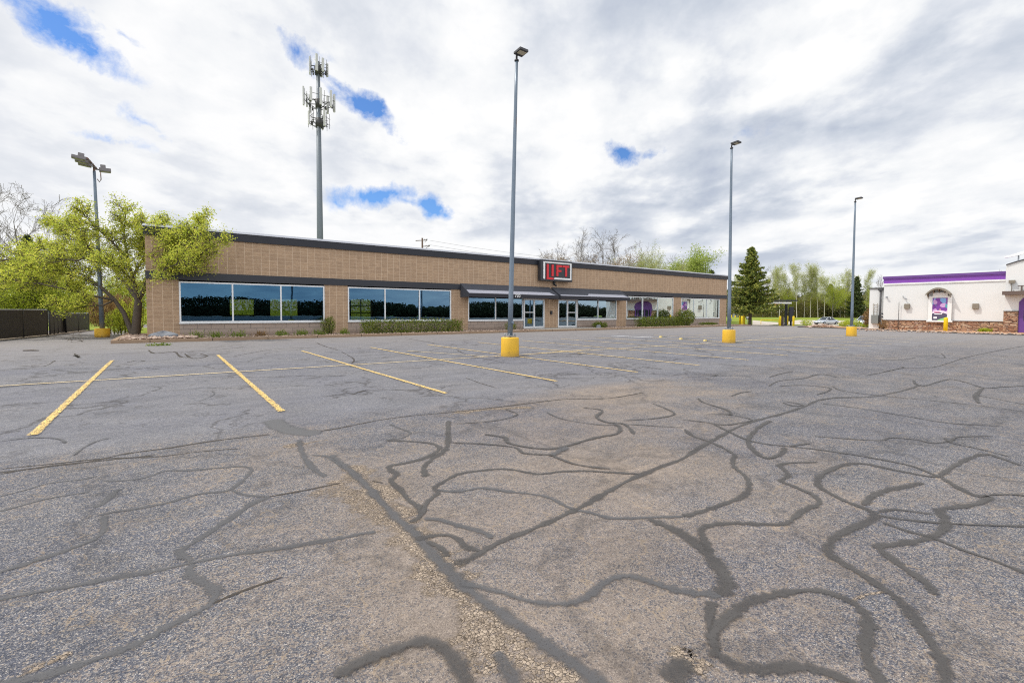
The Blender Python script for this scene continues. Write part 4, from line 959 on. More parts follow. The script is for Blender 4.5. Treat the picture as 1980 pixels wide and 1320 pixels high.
for i, (t_, px, dp, yt, rz, wd, lb) in enumerate(AS): place(t_, px, dp, yt, None, rz, wd, lb, first=(i < 2))
gt = place(yel, 1610, 112, 520, None, 1, 1.0, 'green leafing tree left of the farthest lamp post in the wood')
for c_ in gt.children:
    if c_.name.startswith('crown'):
        c_.data = c_.data.copy(); c_.data.materials[0] = M['lf_bush']
place(gt, 1527, 118, 552, None, 2, 1.3, 'bushy green tree behind the drive through canopy')
place(gt, 1648, 118, 556, None, 1.2, 1.3, 'bushy green tree under the dark pine of the wood')
place(gt, 1625, 115, 545, None, 3, 1.1, 'bushy green tree low behind the farthest lamp post')
place(gt, 1692, 108, 552, None, 4, 1.0, 'green bushy tree at the left end of the restaurant')
place(gt, 1570, 122, 560, None, 5, 1.2, 'bushy green tree in the wood above the menu board')
place(bare, 1702, 112, 530, None, 5, .8, 'bare tree above the low end of the restaurant')
place(bare, 1436, 120, 500, None, 2, .6, 'bare tree behind the spruce on its left side')
place(bare2, 1475, 121, 505, None, 2, .6, 'bare tree behind the spruce on its right side')
place(bare, 1932, 96, 520, -.6, 1, 1.0, 'bare tree top showing over the purple parapet')

def conifer(name, label, H, W, seed, lf, droop=.25, nb=15, skirt=.08):
    rng = np.random.default_rng(seed); t = thing(name, label, 'tree'); b = MB()
    b.tube([(0,0,-.1),(0,0,H*.5),(0,0,H)], [H*.022,H*.013,.02], 8, caps=False); pts = []
    z = H*skirt
    while z < H*.985:
        f = 1-(z-H*skirt)/(H*(1-skirt)); R = W*(f**.95)*rng.uniform(.72,1.15)+.15
        k = max(4, int(nb*(.4+.6*f))); a0 = rng.uniform(0,6.28)
        for j in range(k):
            a = a0+6.283*j/k+rng.normal()*.18; r = R*rng.uniform(.6,1.3); dz = -droop*r*rng.uniform(.6,1.2); up = .16*r
            q = [np.array([math.cos(a)*r*s, math.sin(a)*r*s, z+dz*s*(1.4-.4*s)+up*s*s]) for s in np.linspace(0,1,5)]
            b.tube(q, [.035*f+.01]*4+[.006], 4, caps=False)
            n = int(30*r/W*3)+12
            for s in rng.uniform(.12,1.03,n):
                i = min(3, int(s*4)); base = q[i]+(q[i+1]-q[i])*(s*4-i); w = .20*r*(1.05-s)+.08
                side = rng.normal()*w; pts.append(base+np.array([-math.sin(a)*side, math.cos(a)*side, -abs(side)*.35+rng.normal()*.05]))
        z += H*.034*(.55+.9*f)
    b.build('trunk', M['bark'], t); leaf_mesh('crown', pts, .38, lf, t, rng, aspect=.40); t['h'] = float(H); return t
sp = conifer('spruce_tree', 'large dark spruce at the right end of the shop', 10.3, 3.15, 5, M['lf_spruce'], skirt=.21, droop=.17)
p = G(1450,629); sp.location = (p[0],p[1],gz(p[0],p[1])); dsp = float((p-CAM)@FW); s = ((CAM+sight(1452,476)*dsp)[2]-sp.location.z)/10.3; sp.scale = (s,s,s)
pn = conifer('pine_tree', 'x', 10, 2.6, 8, M['lf_pine'], .1, 9)
place(pn, 1655, 114, 533, None, 0, 1.0, 'dark pine behind the farthest lamp post', True)
place(pn, 1374, 96, 521, 0, 1, 1.3, 'dark pine top over the right end of the shop roof')
place(pn, 1350, 100, 532, 0, 2, 1.2, 'small dark pine top between bright tree and roof end')
place(pn, 58, 44, 452, .2, 1, .9, 'dark conifer behind the fence left of the leafy tree')
place(pn, 1605, 122, 548, None, 2.5, 1.2, 'dark pine deep in the wood above the silver car')

# the leafy tree at the shop corner: limbs first, then boughs off every limb
def corner_tree():
    rng = np.random.default_rng(77); B = np.array([-1.42,32.5,.1]); dep = float((B-CAM)@FW)
    t = thing('leafy_tree', 'wide spreading tree in fresh yellow green leaf at the shop corner', 'tree', B)
    def q(px, py, off=0): return D(px-(12 if px > 390 else 0), py+(14 if py < 500 else 0), dep+off)-B
    limbs = [([(262,648,0),(265,612,0),(268,580,0)],.21,.17),
     ([(256,646,0),(240,606,.1),(222,580,.2),(192,552,.2),(150,535,.1),(95,520,-.2),(35,500,-.3),(-25,492,-.4)],.13,.03),
     ([(268,582,0),(246,552,.1),(215,515,.3),(178,478,.5),(140,445,.6),(108,420,.8)],.12,.02),
     ([(268,582,0),(283,548,-.2),(303,512,-.5),(335,475,-.9),(372,440,-1.2),(400,412,-1.4)],.12,.02),
     ([(267,585,0),(256,535,-.2),(246,485,-.4),(240,440,-.5),(243,402,-.6)],.11,.02),
     ([(284,546,-.2),(318,520,-.8),(362,498,-1.3),(405,475,-1.6),(432,455,-1.8)],.08,.015),
     ([(222,580,.2),(180,572,-.4),(130,560,-1.0),(75,548,-1.5),(20,545,-2)],.07,.015),
     ([(215,515,.3),(165,500,1.0),(110,478,1.6),(60,468,2.0)],.06,.015),
     ([(303,512,-.5),(297,480,-1.0),(288,452,-1.4),(282,428,-1.6)],.05,.014),
     ([(303,512,-.5),(322,482,-1.3),(332,452,-1.7)],.05,.014),
     ([(284,546,-.2),(292,512,-.1),(284,470,-.2),(270,435,-.3)],.07,.015),
     ([(222,580,.2),(200,590,-.6),(165,592,-1.2),(120,590,-1.6)],.05,.012),
     ([(178,478,.5),(150,490,-.4),(105,500,-.8),(60,515,-1.0)],.05,.012),
     ([(246,485,-.4),(215,452,-1.2),(185,425,-1.8),(165,405,-2.2)],.06,.015),
     ([(256,535,-.2),(275,490,.8),(295,450,1.4),(310,418,1.8)],.07,.015),
     ([(303,512,-.5),(330,500,.6),(365,470,1.2),(385,440,1.5)],.06,.015),
     ([(178,478,.5),(165,452,-.6),(150,425,-1.2)],.05,.015),
     ([(192,552,.2),(160,530,1.2),(110,520,2),(50,525,2.6),(-10,530,3)],.06,.015),
     ([(268,582,0),(262,550,-1.0),(240,525,-1.9),(205,510,-2.6)],.07,.015),
     ([(283,548,-.2),(300,530,-1.4),(330,515,-2.2),(352,508,-2.7)],.06,.015)]
    segs, tips = [], []
    P = dict(n=[4,3,2], wob=[.16,.2,.25], trop=[.05,.03,.0], kids=[6,4], start=[.2,.2], ang=[.6,.65], ratio=[.55,.55], rr=.6, rmin=.008, tap=.85)
    for pl, r0, r1 in limbs:
        pts = [q(*a) for a in pl]; n = len(pts); rs = [r0+(r1-r0)*(i/(n-1))**.8 for i in range(n)]
        segs.append((pts, rs, 0))
        if r0 > .2: continue
        ln = [np.linalg.norm(pts[i+1]-pts[i]) for i in range(n-1)]; tot = sum(ln)
        m = int(tot*3.2)+3
        for k in range(m):
            s = .30+.70*(k+rng.uniform())/m; d = s*tot; i = 0
            while i < n-2 and d > ln[i]: d -= ln[i]; i += 1
            f = min(1, d/ln[i]); o = pts[i]+(pts[i+1]-pts[i])*f; ax = (pts[i+1]-pts[i])/ln[i]
            dv = ax*.75+rng.normal(size=3)*np.array([.6,.6,.38])+np.array([0,0,.10])
            grow(rng, o, dv, rng.uniform(.5,1.05)*(1.15-.35*s), .02, 0, P, segs, tips)
        grow(rng, pts[-1], pts[-1]-pts[-2], .55, r1, 0, P, segs, tips)
    wood(segs, 'trunk', M['bark'], t)
    tp = np.array(tips); N = 74000
    pts = tp[rng.integers(0, len(tp), N)]+rng.normal(size=(N,3))*.13
    leaf_mesh('crown', pts, .088, M['lf_spring'], t, rng, aspect=.6)
corner_tree()

def shrub(name, label, loc, size, lf, n, ls, seed, box=False, group=None, cat='shrub', stems=True, up=None):
    rng = np.random.default_rng(seed); t = thing(name, label, cat, loc, group)
    u = rng.uniform(-1,1,size=(n*3,3))
    if not box: u = u[np.linalg.norm(u, axis=1) < 1]; rr = np.linalg.norm(u, axis=1); u = u[rng.uniform(size=len(u)) < (.25+.75*rr**2)]
    else:
        m = np.max(np.abs(u), axis=1); u = u[(m > .72) | (rng.uniform(size=len(u)) < .35)]
    u = u[:n]; ph = rng.uniform(0,6.28,4)
    w = 1+.10*np.sin(u[:,0]*9*size[0]/2+ph[0])+.07*np.sin(u[:,0]*17*size[0]/3+ph[1])
    p = np.stack([u[:,0]*size[0]/2*(1 if box else 1)*(1 if box else w), u[:,1]*size[1]/2*w, (u[:,2]*.5+.5)*size[2]*(w if box else w)], 1)+rng.normal(size=u.shape)*ls*.5
    p[:,2] = np.maximum(p[:,2], .02)
    leaf_mesh('foliage', p, ls, lf, t, rng, updir=up, aspect=.5 if up is None else .14)
    if stems:
        b = MB(); k = max(5, int(size[0]*3))
        for i in range(k):
            x = (i+.5)/k*size[0]*.8-size[0]*.4
            for j in range(3): b.tube([(x*.8,0,-.03),(x+rng.normal()*.06,rng.normal()*size[1]*.2,size[2]*.45),(x+rng.normal()*.12,rng.normal()*size[1]*.3,size[2]*.85)], [.018,.012,.006], 5, caps=False)
        b.build('stems', M['bark'], t)
    return t
shrub('hedge', 'long clipped hedge under the second window from the left', (13.0,28.6,.1), (6.9,.95,.80), M['lf_hedge'], 9000, .085, 1, True, cat='hedge')
shrub('hedge', 'clipped green hedge under the window right of the awnings', (38.6,28.6,.1), (6.6,1.0,.85), M['lf_hedge'], 9000, .09, 2, True, cat='hedge')
shrub('bush', 'rounded taller bush at the right end of the far hedge', (42.6,28.6,.1), (2.4,1.5,1.65), M['lf_hedge'], 4500, .10, 3)
shrub('bush', 'small rounded bush against the pier between the two left windows', (7.75,29.2,.1), (.8,.7,1.05), M['lf_hedge'], 1600, .07, 4)
shrub('low_plant', 'low leafy plants under the last window on the right', (47.2,28.9,.1), (3.4,.6,.28), M['lf_hedge'], 1800, .08, 5, stems=False, cat='plant')
shrub('low_plant', 'dark green plant under the window left of the doors', (20.9,28.9,.1), (1.0,.6,.55), M['lf_hedge'], 700, .14, 6, up=(0,0,1), stems=False, cat='plant')
shrub('low_plant', 'spreading plant under the window right of the doors', (30.6,29.0,.1), (1.7,.8,.45), M['lf_hedge'], 1100, .11, 7, stems=False, cat='plant')
GT = 'grass tufts in the bed under the left windows'
TL = [(378,.75,'grass tuft in the bed below the left end of the first window'),(417,.6,'second grass tuft from the left below the first window'),(461,.9,'bright grass tuft below the first mullion of the first window'),(505,.6,'thin dry grass tuft under the middle pane of the first window'),(545,.7,'grass tuft below the second mullion of the first window'),(584,.8,'wide green tuft under the right pane of the first window'),(617,.8,'grass tuft just left of the small rounded bush'),(665,.45,'small tuft below the pier between the two left windows')]
for i, (px, s, lb) in enumerate(TL):
    p = onY(px, 640, 28.5); shrub('grass_tuft', lb, (p[0],28.5,.1), (s*.8,.4,.20), M['lf_grass'] if i != 3 else M['lf_dry'], 220, .18, 20+i, group=GT, cat='grass tuft', stems=False, up=(0,0,1.2))
p = G(307,668); shrub('weed', 'flat weed growing from the asphalt in front of the corner stones', (p[0],p[1],0), (.9,.5,.07), M['lf_grass'], 160, .08, 41, stems=False, cat='weed')
# behind the fence and beside the shop corner
DRY = [(205,'tan reed like shrub right behind the flood lamp base'),(238,'tan reed like shrub left of the leafy tree trunk')]
for i, (px, lb) in enumerate(DRY):
    p = D(px, 600, 42+i*2); shrub('dry_shrub', lb, (p[0],p[1],.0), (2.4,2.2,2.6), M['lf_dry'], 3000, .34, 50+i, up=(0,0,1.3))
p = D(283, 600, 31); shrub('bush', 'dark green bush behind the trunk of the leafy tree', (-1.75,36.2,.05), (1.7,1.4,2.0), M['lf_bush'], 2600, .10, 53)
p = D(245, 600, 33); shrub('bush', 'green bush left of the leafy tree trunk base', (-2.35,36.5,.05), (1.2,1.1,1.5), M['lf_bush'], 1600, .09, 54)
bs = None
BL = [(-20,40,515,1.3,'yellow green bush at the left picture edge over the fence'),(35,42,500,1.2,'broad yellow green bush over the fence left of the conifer'),(85,44,520,1.2,'yellow green bush over the fence below the conifer'),(125,47,505,1.1,'tall green bush over the fence gate'),(160,52,540,1.3,'green bush behind the far fence panel'),(215,56,530,1.3,'green bush behind the tan shrubs'),(265,58,520,1.2,'green bush seen through the limbs of the leafy tree')]
for i, (px, dp, yt, wd, lb) in enumerate(BL):
    if bs is None:
        bs = make_tree('tall_bush', 'x', 5, dict(BUSHY, start=[.03,.1,.1], kids=[16,6,5]), M['bark'], M['lf_bush'], 11000, .12, .35, 61, r0=.07, cat='bush'); place(bs, px, dp, yt, 0, 0, wd, lb, True, 'tall bushes behind the fence'); continue
    place(bs, px, dp, yt, 0, i*1.3, wd, lb, group='tall bushes behind the fence')

# woods that read as one mass
def thicket(name, label, pts_fn, n, ls, lf, seed, stems=0):
    rng = np.random.default_rng(seed); P = pts_fn(rng, n); o = leaf_mesh(name, P, ls, lf, None, rng)
    return tag(o, label, 'undergrowth', kind='stuff')
def belt(px0, px1, d0, d1, h0, h1, zf):
    def fn(rng, n):
        px = rng.uniform(px0, px1, n); dp = rng.uniform(d0, d1, n); out = []
        k = .65+.35*np.sin(px*.09)*np.sin(px*.031+1.3)+rng.normal(size=n)*.10
        for a, d, u, kk in zip(px, dp, rng.uniform(size=n), k):
            p = CAM+sight(a, 603)*d; out.append((p[0], p[1], zf(p[0],p[1])+u*(h0+(h1-h0)*max(0,kk))))
        return np.array(out)
    return fn
thicket('undergrowth', 'dense brown green undergrowth of the wood beyond the lawn', belt(1400,1730,119,131,3,7.5,fbank), 48000, .30, M['lf_thicket'], 1)
thicket('undergrowth', 'dark far tree mass closing the wood behind the aspens', belt(1380,2050,132,144,5,8,fbank), 26000, .6, M['lf_dark'], 2)
thicket('undergrowth', 'tangled undergrowth behind the fence left of the shop', belt(-60,300,58,75,2.5,6,lambda x,y: 0), 12000, .30, M['lf_bush'], 3)
thicket('undergrowth', 'brown scrub along the back of the left drive', belt(-60,262,50,57,1.2,3.0,lambda x,y: 0), 7000, .26, M['lf_thicket'], 4)
thicket('undergrowth', 'green scrub behind the shop seen through its windows', belt(380,900,78,90,2.5,5,lambda x,y: 0), 8000, .4, M['lf_bush'], 6)
def backwood(rng, n):
    x = rng.uniform(-160,260,n); y = rng.uniform(-92,-78,n); k = .72+.3*np.sin(x*.11)*np.sin(x*.037+2)+rng.normal(size=n)*.05
    return np.stack([x, y, rng.uniform(0,1,n)**.85*5.2*k], 1)
rng = np.random.default_rng(70); b = MB()
for k in range(330):
    cx_, cy_, rr_ = -165+k*1.32, rng.uniform(-88,-82), rng.uniform(1.3,2.1); cz_ = rng.uniform(.4,1.5)*(.8+.4*math.sin(k*.14)*math.sin(k*.05+2)); n0 = len(b.v)
    for j in range(7):
        for i in range(10):
            th, ph = math.pi*j/6, 6.283*i/10; q = rr_*rng.uniform(.85,1.15); b.v.append((cx_+q*math.sin(th)*math.cos(ph), cy_+q*math.sin(th)*math.sin(ph), cz_+q*1.1*math.cos(th)))
    for j in range(6):
        for i in range(10): b.f.append((n0+j*10+i, n0+(j+1)*10+i, n0+(j+1)*10+(i+1)%10, n0+j*10+(i+1)%10)); b.m.append(0); b.sm.append(True)
tag(b.build('woodland', M['lf_back']), 'dense dark undergrowth of the tree line across the road', 'undergrowth', kind='stuff')
thicket('woodland', 'dark line of trees across the road mirrored in the shop windows', backwood, 130000, .62, M['lf_back'], 7)

# ------------------------------------------------------------------ left: fence, gate, dirt strip
def fence(name, label, pts, H, cat, vgap=2.4, slat=True):
    P = [np.array(p, float) for p in pts]; t = thing(name, label, cat, (P[0][0],P[0][1],0)); o = (P[0][0],P[0][1],0)
    b = MB(); r = MB()
    for a, c in zip(P[:-1], P[1:]):
        d = c-a; L = np.linalg.norm(d); d /= L; n = np.array([-d[1],d[0]])*.02
        b.hexa([(*(a-n),.04),(*(c-n),.04),(*(c+n),.04),(*(a+n),.04),(*(a-n),H-.03),(*(c-n),H-.03),(*(c+n),H-.03),(*(a+n),H-.03)])
        r.tube([(*a,H),(*c,H)], .035, 8)
        k = max(1, int(round(L/vgap)))
        for i in range(k+1):
            q = a+d*L*i/k; pm = MB(); pm.tube([(*q,-.1),(*q,H+.05)], .04, 8); pm.build('post', M['black'], t, o)
    b.build('panel', M['fence'], t, o); r.build('top_rail', M['steel'] if slat else M['black'], t, o); return t
f0 = G(0,657); f1 = G(92,648)
dv = (f1-f0)[:2]; st = f0[:2]-dv*1.2
fence('fence', 'long black slatted fence running to the left edge of the picture', [st, f1[:2]], 1.46, 'fence')
g0 = f1[:2]+np.array([.05,.35]); g1 = G(126,643)[:2]
fence('fence_gate', 'black gate with upright bars set back in the fence', [g0, g1], 1.36, 'gate', .9, False)
fence('fence', 'short black fence panel between the gate and the tan shrubs', [G(128,643.5)[:2], G(172,638)[:2]], 1.22, 'fence')
b = MB(); a0, a1, a2 = st, f1[:2], G(172,639)[:2]
for p, q in ((a0,a1),(a1,a2)):
    b.face([(p[0]-1.0,p[1],.02),(p[0]+.35,p[1],.02),(q[0]+.35,q[1],.02),(q[0]-1.0,q[1],.02)])
struct('dirt_strip', b, M['dirt'])
b = MB(); b.face([(-9,G(172,637.5)[1],.012),(-3.0,G(172,637.5)[1]-1,.012),(-1.9,41,.012),(-1.9,70,.012),(-30,70,.012),(-30,46,.012)]); struct('lawn', b, M['grass'])
b = MB(); b.box((-1.88,33.5,-.02),(-.85,48,.05)); struct('lawn', b, M['grass'])
rngs = np.random.default_rng(9); p = G(160,661)
st_ = thing('fallen_branch', 'dry forked twig lying on the drive in front of the flood lamp', 'twig', (p[0],p[1],0)); segs, tips = [], []
for k in range(3): grow(rngs, (0,0,.02), (rngs.normal(),rngs.normal(),.12), .7, .012, 0, dict(n=[4,3], wob=[.2,.3], trop=[0,0], kids=[3], start=[.3], ang=[.6], ratio=[.5], rr=.6, rmin=.006, tap=.7), segs, tips)
for s_ in segs:
    for q in s_[0]: q[2] = max(.012, q[2])
wood(segs, 'twig', M['bark'], st_)
p = G(60,678.5); b = MB(); b.tube([(-.28,0,.02),(0,.03,.025),(.3,-.02,.02)], [.018,.024,.012], 6); o = b.build('stick', M['bark']); o.location = (p[0],p[1],0); o.rotation_euler = (0,0,-.6); tag(o, 'dark stick lying on the asphalt at the left edge', 'stick')
# house beyond the scrub
p = D(150,590,66); hs = thing('far_house', 'low pale house with a tan roof half hidden behind the left bushes', 'house', (p[0],p[1],0))
b = MB(); b.box((-4,-2.5,0),(4,2.5,2.4)); b.build('wall', M['white'], hs)
b = MB(); b.prism([(-4.4,-2.9,2.41),(-4.4,0,3.4),(-4.4,2.9,2.41)], (8.8,0,0)); b.build('roof', M['orange'], hs)

# ------------------------------------------------------------------ cell tower and power pole
T0 = D(620.5,602,75); T0[2] = 0; tw = thing('cell_tower', 'tall grey cell tower with two clusters of antenna panels behind the shop', 'tower', T0)
TO = T0
def TP(px, py, off=0): return D(px, py, 76.2+off)
b = MB(); b.tube([(0,0,0),(0,0,14),(0,0,39.9)], [.60,.46,.27], 18); b.build('pole', M['towersteel'], tw)
def platform(z, R, yaw0, panels, low=0):
    b = MB()
    for k in range(3):
        a = yaw0+k*2.094; c = np.array([math.cos(a)*R*.9, math.sin(a)*R*.9, z]); s = np.array([-math.sin(a), math.cos(a), 0])*R*.95
        for dz in (-.45,.45): b.tube([c-s+(0,0,dz), c+s+(0,0,dz)], .035, 6)
        for q in (-.85,-.3,.3,.85): b.tube([c+s*q+(0,0,-1.1), c+s*q+(0,0,1.25)], .03, 6)
        for dz in (-.45,.2): b.tube([(0,0,z+dz), c+(0,0,dz)], .07, 6)
        b.tube([(0,0,z-1.4), c+s*.6+(0,0,-.45)], .05, 6); b.tube([(0,0,z-1.4), c-s*.6+(0,0,-.45)], .05, 6)
    b.tube([(0,0,z-1.0),(0,0,z+.3)], .46, 12); b.build('platform', M['darkgrey'], tw)
    rng = random.Random(int(z))
    for k in range(3):
        a = yaw0+k*2.094; c = np.array([math.cos(a)*(R*.9+.2), math.sin(a)*(R*.9+.2), z]); s = np.array([-math.sin(a), math.cos(a), 0])
        for q in panels:
            h = rng.choice((1.0,1.25,1.4)); m = MB(); m.obox(c+s*R*q*.95+(0,0,.15), s*.165, (math.cos(a)*.08,math.sin(a)*.09,0), (0,0,h)); m.build('antenna_panel', M['antenna'], tw)
            m = MB(); m.obox(c+s*R*q*.95+(-math.cos(a)*.45,-math.sin(a)*.45,-.55), s*.12, (math.cos(a)*.09,math.sin(a)*.09,0), (0,0,.28)); m.build('radio_unit', M['darkgrey'], tw)
FA = math.atan2(-RT[1], -RT[0])
platform(39.0, 1.1, FA+.35, (-.8,.15))
platform(33.9, 1.75, FA+.1, (-.9,-.05,.85))
platform(31.0, 1.3, FA+.75, (-.3,))
pp = D(817,600,86); up_ = thing('power_pole', 'brown wooden power pole with crossarms showing above the shop roof', 'utility pole', (pp[0],pp[1],0))
zt = D(814,461,86)[2]; b = MB(); b.tube([(0,0,0),(0,0,zt)], [.2,.15], 10); b.build('post', M['brownwood'], up_)
for dz, l0, l1 in ((.42,-1.35,1.0),(1.5,-.1,1.5)):
    b = MB(); e = RT*np.array([1,1,0])-FW*np.array([1,1,0])*.35; e /= np.linalg.norm(e); c = np.array([0,0,zt-dz])
    b.tube([c+e*l0, c+e*l1], .07, 6); b.tube([c+e*l1*.95, c+e*l1*.5+(0,0,-.35)], .04, 5); bb = b.build('crossarm', M['brownwood'], up_)
    i_ = MB()
    for q in (.5,.8,.98): i_.tube([c+e*l1*q+(0,0,.06), c+e*l1*q+(0,0,.26)], .05, 6)
    i_.build('insulator', M['steel'], bb)
b = MB(); c = np.array([0,0,zt-.45])
for k in range(2):
    e0 = c+RT*1.4; P_ = [e0+(np.array([70*s*.8,-70*s*.2,-1.6*s-5*s*(1-s)-.8*k])) for s in np.linspace(0,1,9)]; b.tube(P_, .016, 4)
b.build('wire', M['cable'], up_)

# ------------------------------------------------------------------ right: restaurant
RX = 67.8
def RP(px, py): return onX(px, py, RX)
yl, yr = RP(1708,600)[1], RP(1943.5,600)[1]
zg = gz(RX-1.5, 14)+.12
rs = thing('restaurant_building', 'white stucco restaurant with purple parapet, stone base and arched purple entrance', 'restaurant', (RX,yl,zg)); RO = (RX,yl,zg)
zpt, zpm, zpb, zwb, zst = RP(1709,536)[2], RP(1709,541)[2], RP(1709,549.5)[2], RP(1709,552)[2], RP(1707,618)[2]
zpt2 = RP(1943.8,523.3)[2]; zpt = (zpt+zpt2)/2; zpm = zpt-.28; zpb = zpt-.80; zwb = zpb-.17
b = MB(); b.box((RX,yr-12,zg-.3),(RX+14,yl,zpb-.02)); b.build('wall', M['stucco'], rs, RO)
b = MB(); b.box((RX-.05,yr,zpb),(RX+14,yl+.05,zpm)); b.build('parapet', M['purple'], rs, RO)
b = MB(); b.box((RX-.16,yr,zpm+.002),(RX+14,yl+.12,zpt)); b.build('cornice', M['purpledark'], rs, RO)
b = MB(); b.box((RX-.08,yr,zwb),(RX-.002,yl+.02,zpb-.003)); b.build('white_trim', M['white'], rs, RO)
b = MB(); b.box((RX-.12,yr,zg-.3),(RX-.003,yl+.08,zst-.06)); b.build('stone_base', M['ledgestone'], rs, RO)
b = MB(); b.box((RX-.17,yr,zst-.058),(RX-.003,yl+.1,zst)); b.build('stone_cap', M['brown'], rs, RO)
# low wing and ladder, conduit
ya = RP(1677,600)[1]; za = RP(1690,558)[2]
b = MB(); b.box((RX+.6,yl+.06,zg-.3),(RX+12,ya,za)); b.build('rear_wing', M['stucco'], rs, RO)
b = MB(); b.box((RX+.5,yl+.06,za+.002),(RX+12,ya+.08,za+.12)); b.build('wing_coping', M['darkgrey'], rs, RO)
yd = RP(1699,600)[1]; b = MB(); b.tube([(RX+.45,yd,zg),(RX+.45,yd,za-.2)], .09, 8); b.box((RX+.3,yd-.22,za-.25),(RX+.59,yd+.22,za+.05)); b.build('downpipe', M['darkgrey'], rs, RO)
b = MB(); y0, y1 = RP(1686,600)[1], RP(1693,600)[1]
for yy in (y0, y1): b.tube([(RX+.5,yy,zg+.6),(RX+.5,yy,zg+3.0)], .03, 6)
for k in range(6): b.tube([(RX+.5,y0,zg+.8+.4*k),(RX+.5,y1,zg+.8+.4*k)], .02, 6)
b.build('ladder', M['bronze'], rs, RO)
b = MB(); b.box((RX+.35,ya-1.0,zg+.6),(RX+.59,ya-.3,zg+1.6)); b.build('meter_box', M['grey'], rs, RO)
for px in (1754.5, 1887):
    c = RP(px, 592); m = MB(); m.box((RX-.26,c[1]-.24,c[2]-.28),(RX-.002,c[1]+.24,c[2]+.28)); m.build('wall_lamp', M['bronze'], rs, RO, bevel=.03)
c = RP(1748,575); b = MB(); b.tube([(RX-.003,c[1]+.1,c[2]+.15),(RX-.2,c[1]-.05,c[2]),(RX-.5,c[1]-.4,c[2]-.25)], .05, 6); b.build('spotlight', M['steel'], rs, RO)
c = RP(1715,575); b = MB(); b.tube([(RX-.003,c[1],c[2]),(RX-.22,c[1],c[2]+.02)], [.05,.09], 8); b.box((RX-.26,c[1]-.14,c[2]-.04),(RX-.18,c[1]-.02,c[2]+.1)); b.build('security_camera', M['steel'], rs, RO)
c = RP(1739,600); b = MB(); b.tube([(RX-.2,c[1],zg),(RX-.2,c[1],RP(1739,584)[2])], .025, 6); b.build('conduit', M['darkgrey'], rs, RO)
for py in (606.5, 612.5):
    c = RP(1706,py); b = MB(); b.tube([(RX-.05,c[1]+.0,c[2]),(RX-.002,c[1],c[2])], .09, 10); b.build('hose_cap', M['black'], rs, RO)
# arched hood over the poster
h0, h1 = RP(1794,568), RP(1841,566); yc = (h0[1]+h1[1])/2; hw = (h0[1]-h1[1])/2; zc = h0[2]-.1; rise = RP(1817,557.5)[2]-zc
b = MB(); n = 12
def arc(s, k=0): a = -1+2*s; return yc-hw*a, zc+(rise-k)*(1-a*a)
for i in range(n):
    (ya_, za_), (yb_, zb_) = arc(i/n), arc((i+1)/n)
    b.hexa([(RX-.85,ya_,za_),(RX-.003,ya_,za_),(RX-.003,yb_,zb_),(RX-.85,yb_,zb_),(RX-.85,ya_,za_+.07),(RX-.003,ya_,za_+.07),(RX-.003,yb_,zb_+.07),(RX-.85,yb_,zb_+.07)])
for i in range(n):
    (ya_, za_), (yb_, zb_) = arc(i/n), arc((i+1)/n)
    b.hexa([(RX-.87,ya_,za_-.12),(RX-.852,ya_,za_-.12),(RX-.852,yb_,zb_-.12),(RX-.87,yb_,zb_-.12),(RX-.87,ya_,za_+.07),(RX-.852,ya_,za_+.07),(RX-.852,yb_,zb_+.07),(RX-.87,yb_,zb_+.07)])
for s in (.04,.28,.5,.72,.96):
    y_, z_ = arc(s); b.prism([(RX-.003,y_-.03,z_),(RX-.75,y_-.03,z_),(RX-.003,y_-.03,z_-.6)], (0,.06,0))
b.build('arched_hood', M['bronze'], rs, RO)
# entrance bay
TX = RX-.45; tyl = yr+.0; tyr = yr-10.5; tm = (tyl+tyr)/2; thw = (tyl-tyr)/2
def onT(px, py): return onX(px, py, TX)
tz0 = onT(1944,513)[2]; tz1 = onT(1979,503)[2]; t_s = (tyl-onT(1979,503)[1])/thw
ris = (tz1-tz0)/max(.2, 1-(1-t_s)**2)
out = [(TX,tyl,zg-.3),(TX,tyr,zg-.3)]+[(TX, tm+thw*a, tz0+ris*(1-a*a)) for a in np.linspace(-1,1,17)]
b = MB(); b.prism(out, (3.5,0,0)); b.build('entrance_wall', M['stucco'], rs, RO)
b = MB(); aa = np.linspace(-1,1,17)
for i in range(16):
    p, q = [(tm+thw*a, tz0+ris*(1-a*a)) for a in (aa[i], aa[i+1])]
    b.hexa([(TX-.1,p[0],p[1]+.003),(TX-.1,q[0],q[1]+.003),(TX+.3,q[0],q[1]+.003),(TX+.3,p[0],p[1]+.003),(TX-.1,p[0],p[1]+.1),(TX-.1,q[0],q[1]+.1),(TX+.3,q[0],q[1]+.1),(TX+.3,p[0],p[1]+.1)])
b.build('entrance_coping', M['darkgrey'], rs, RO)
cz1, cz0 = onT(1944,563.5)[2], onT(1944,570.5)[2]
b = MB(); b.box((TX-1.1,tyr-.1,cz0),(TX-.003,tyl+.05,cz1)); b.build('canopy', M['brown'], rs, RO)
zsp = onT(1955,601)[2]; yst = onT(1968.5,620)[1]
for a, c in ((tyl+.02,yst),(yst-3.75,yst-5.2)):
    b = MB(); b.box((TX-.16,c,zg-.3),(TX-.003,a,zsp-.07)); f = b.build('stone_pillar', M['ledgestone'], rs, RO)
    b = MB(); b.box((TX-.22,c-.02,zsp-.068),(TX-.003,a+.02,zsp)); b.build('stone_cap', M['brown'], f, RO)
ye, yw_ = yst-.02, yst-3.73; zsh = onT(1970,584)[2]; ym = (ye+yw_)/2; hw2 = (ye-yw_)/2
out = [(TX-.05,ye,zg),(TX-.05,yw_,zg)]+[(TX-.05, ym+hw2*a, zsh+.75*math.sqrt(max(0,1-a*a))) for a in np.linspace(-1,1,15)]
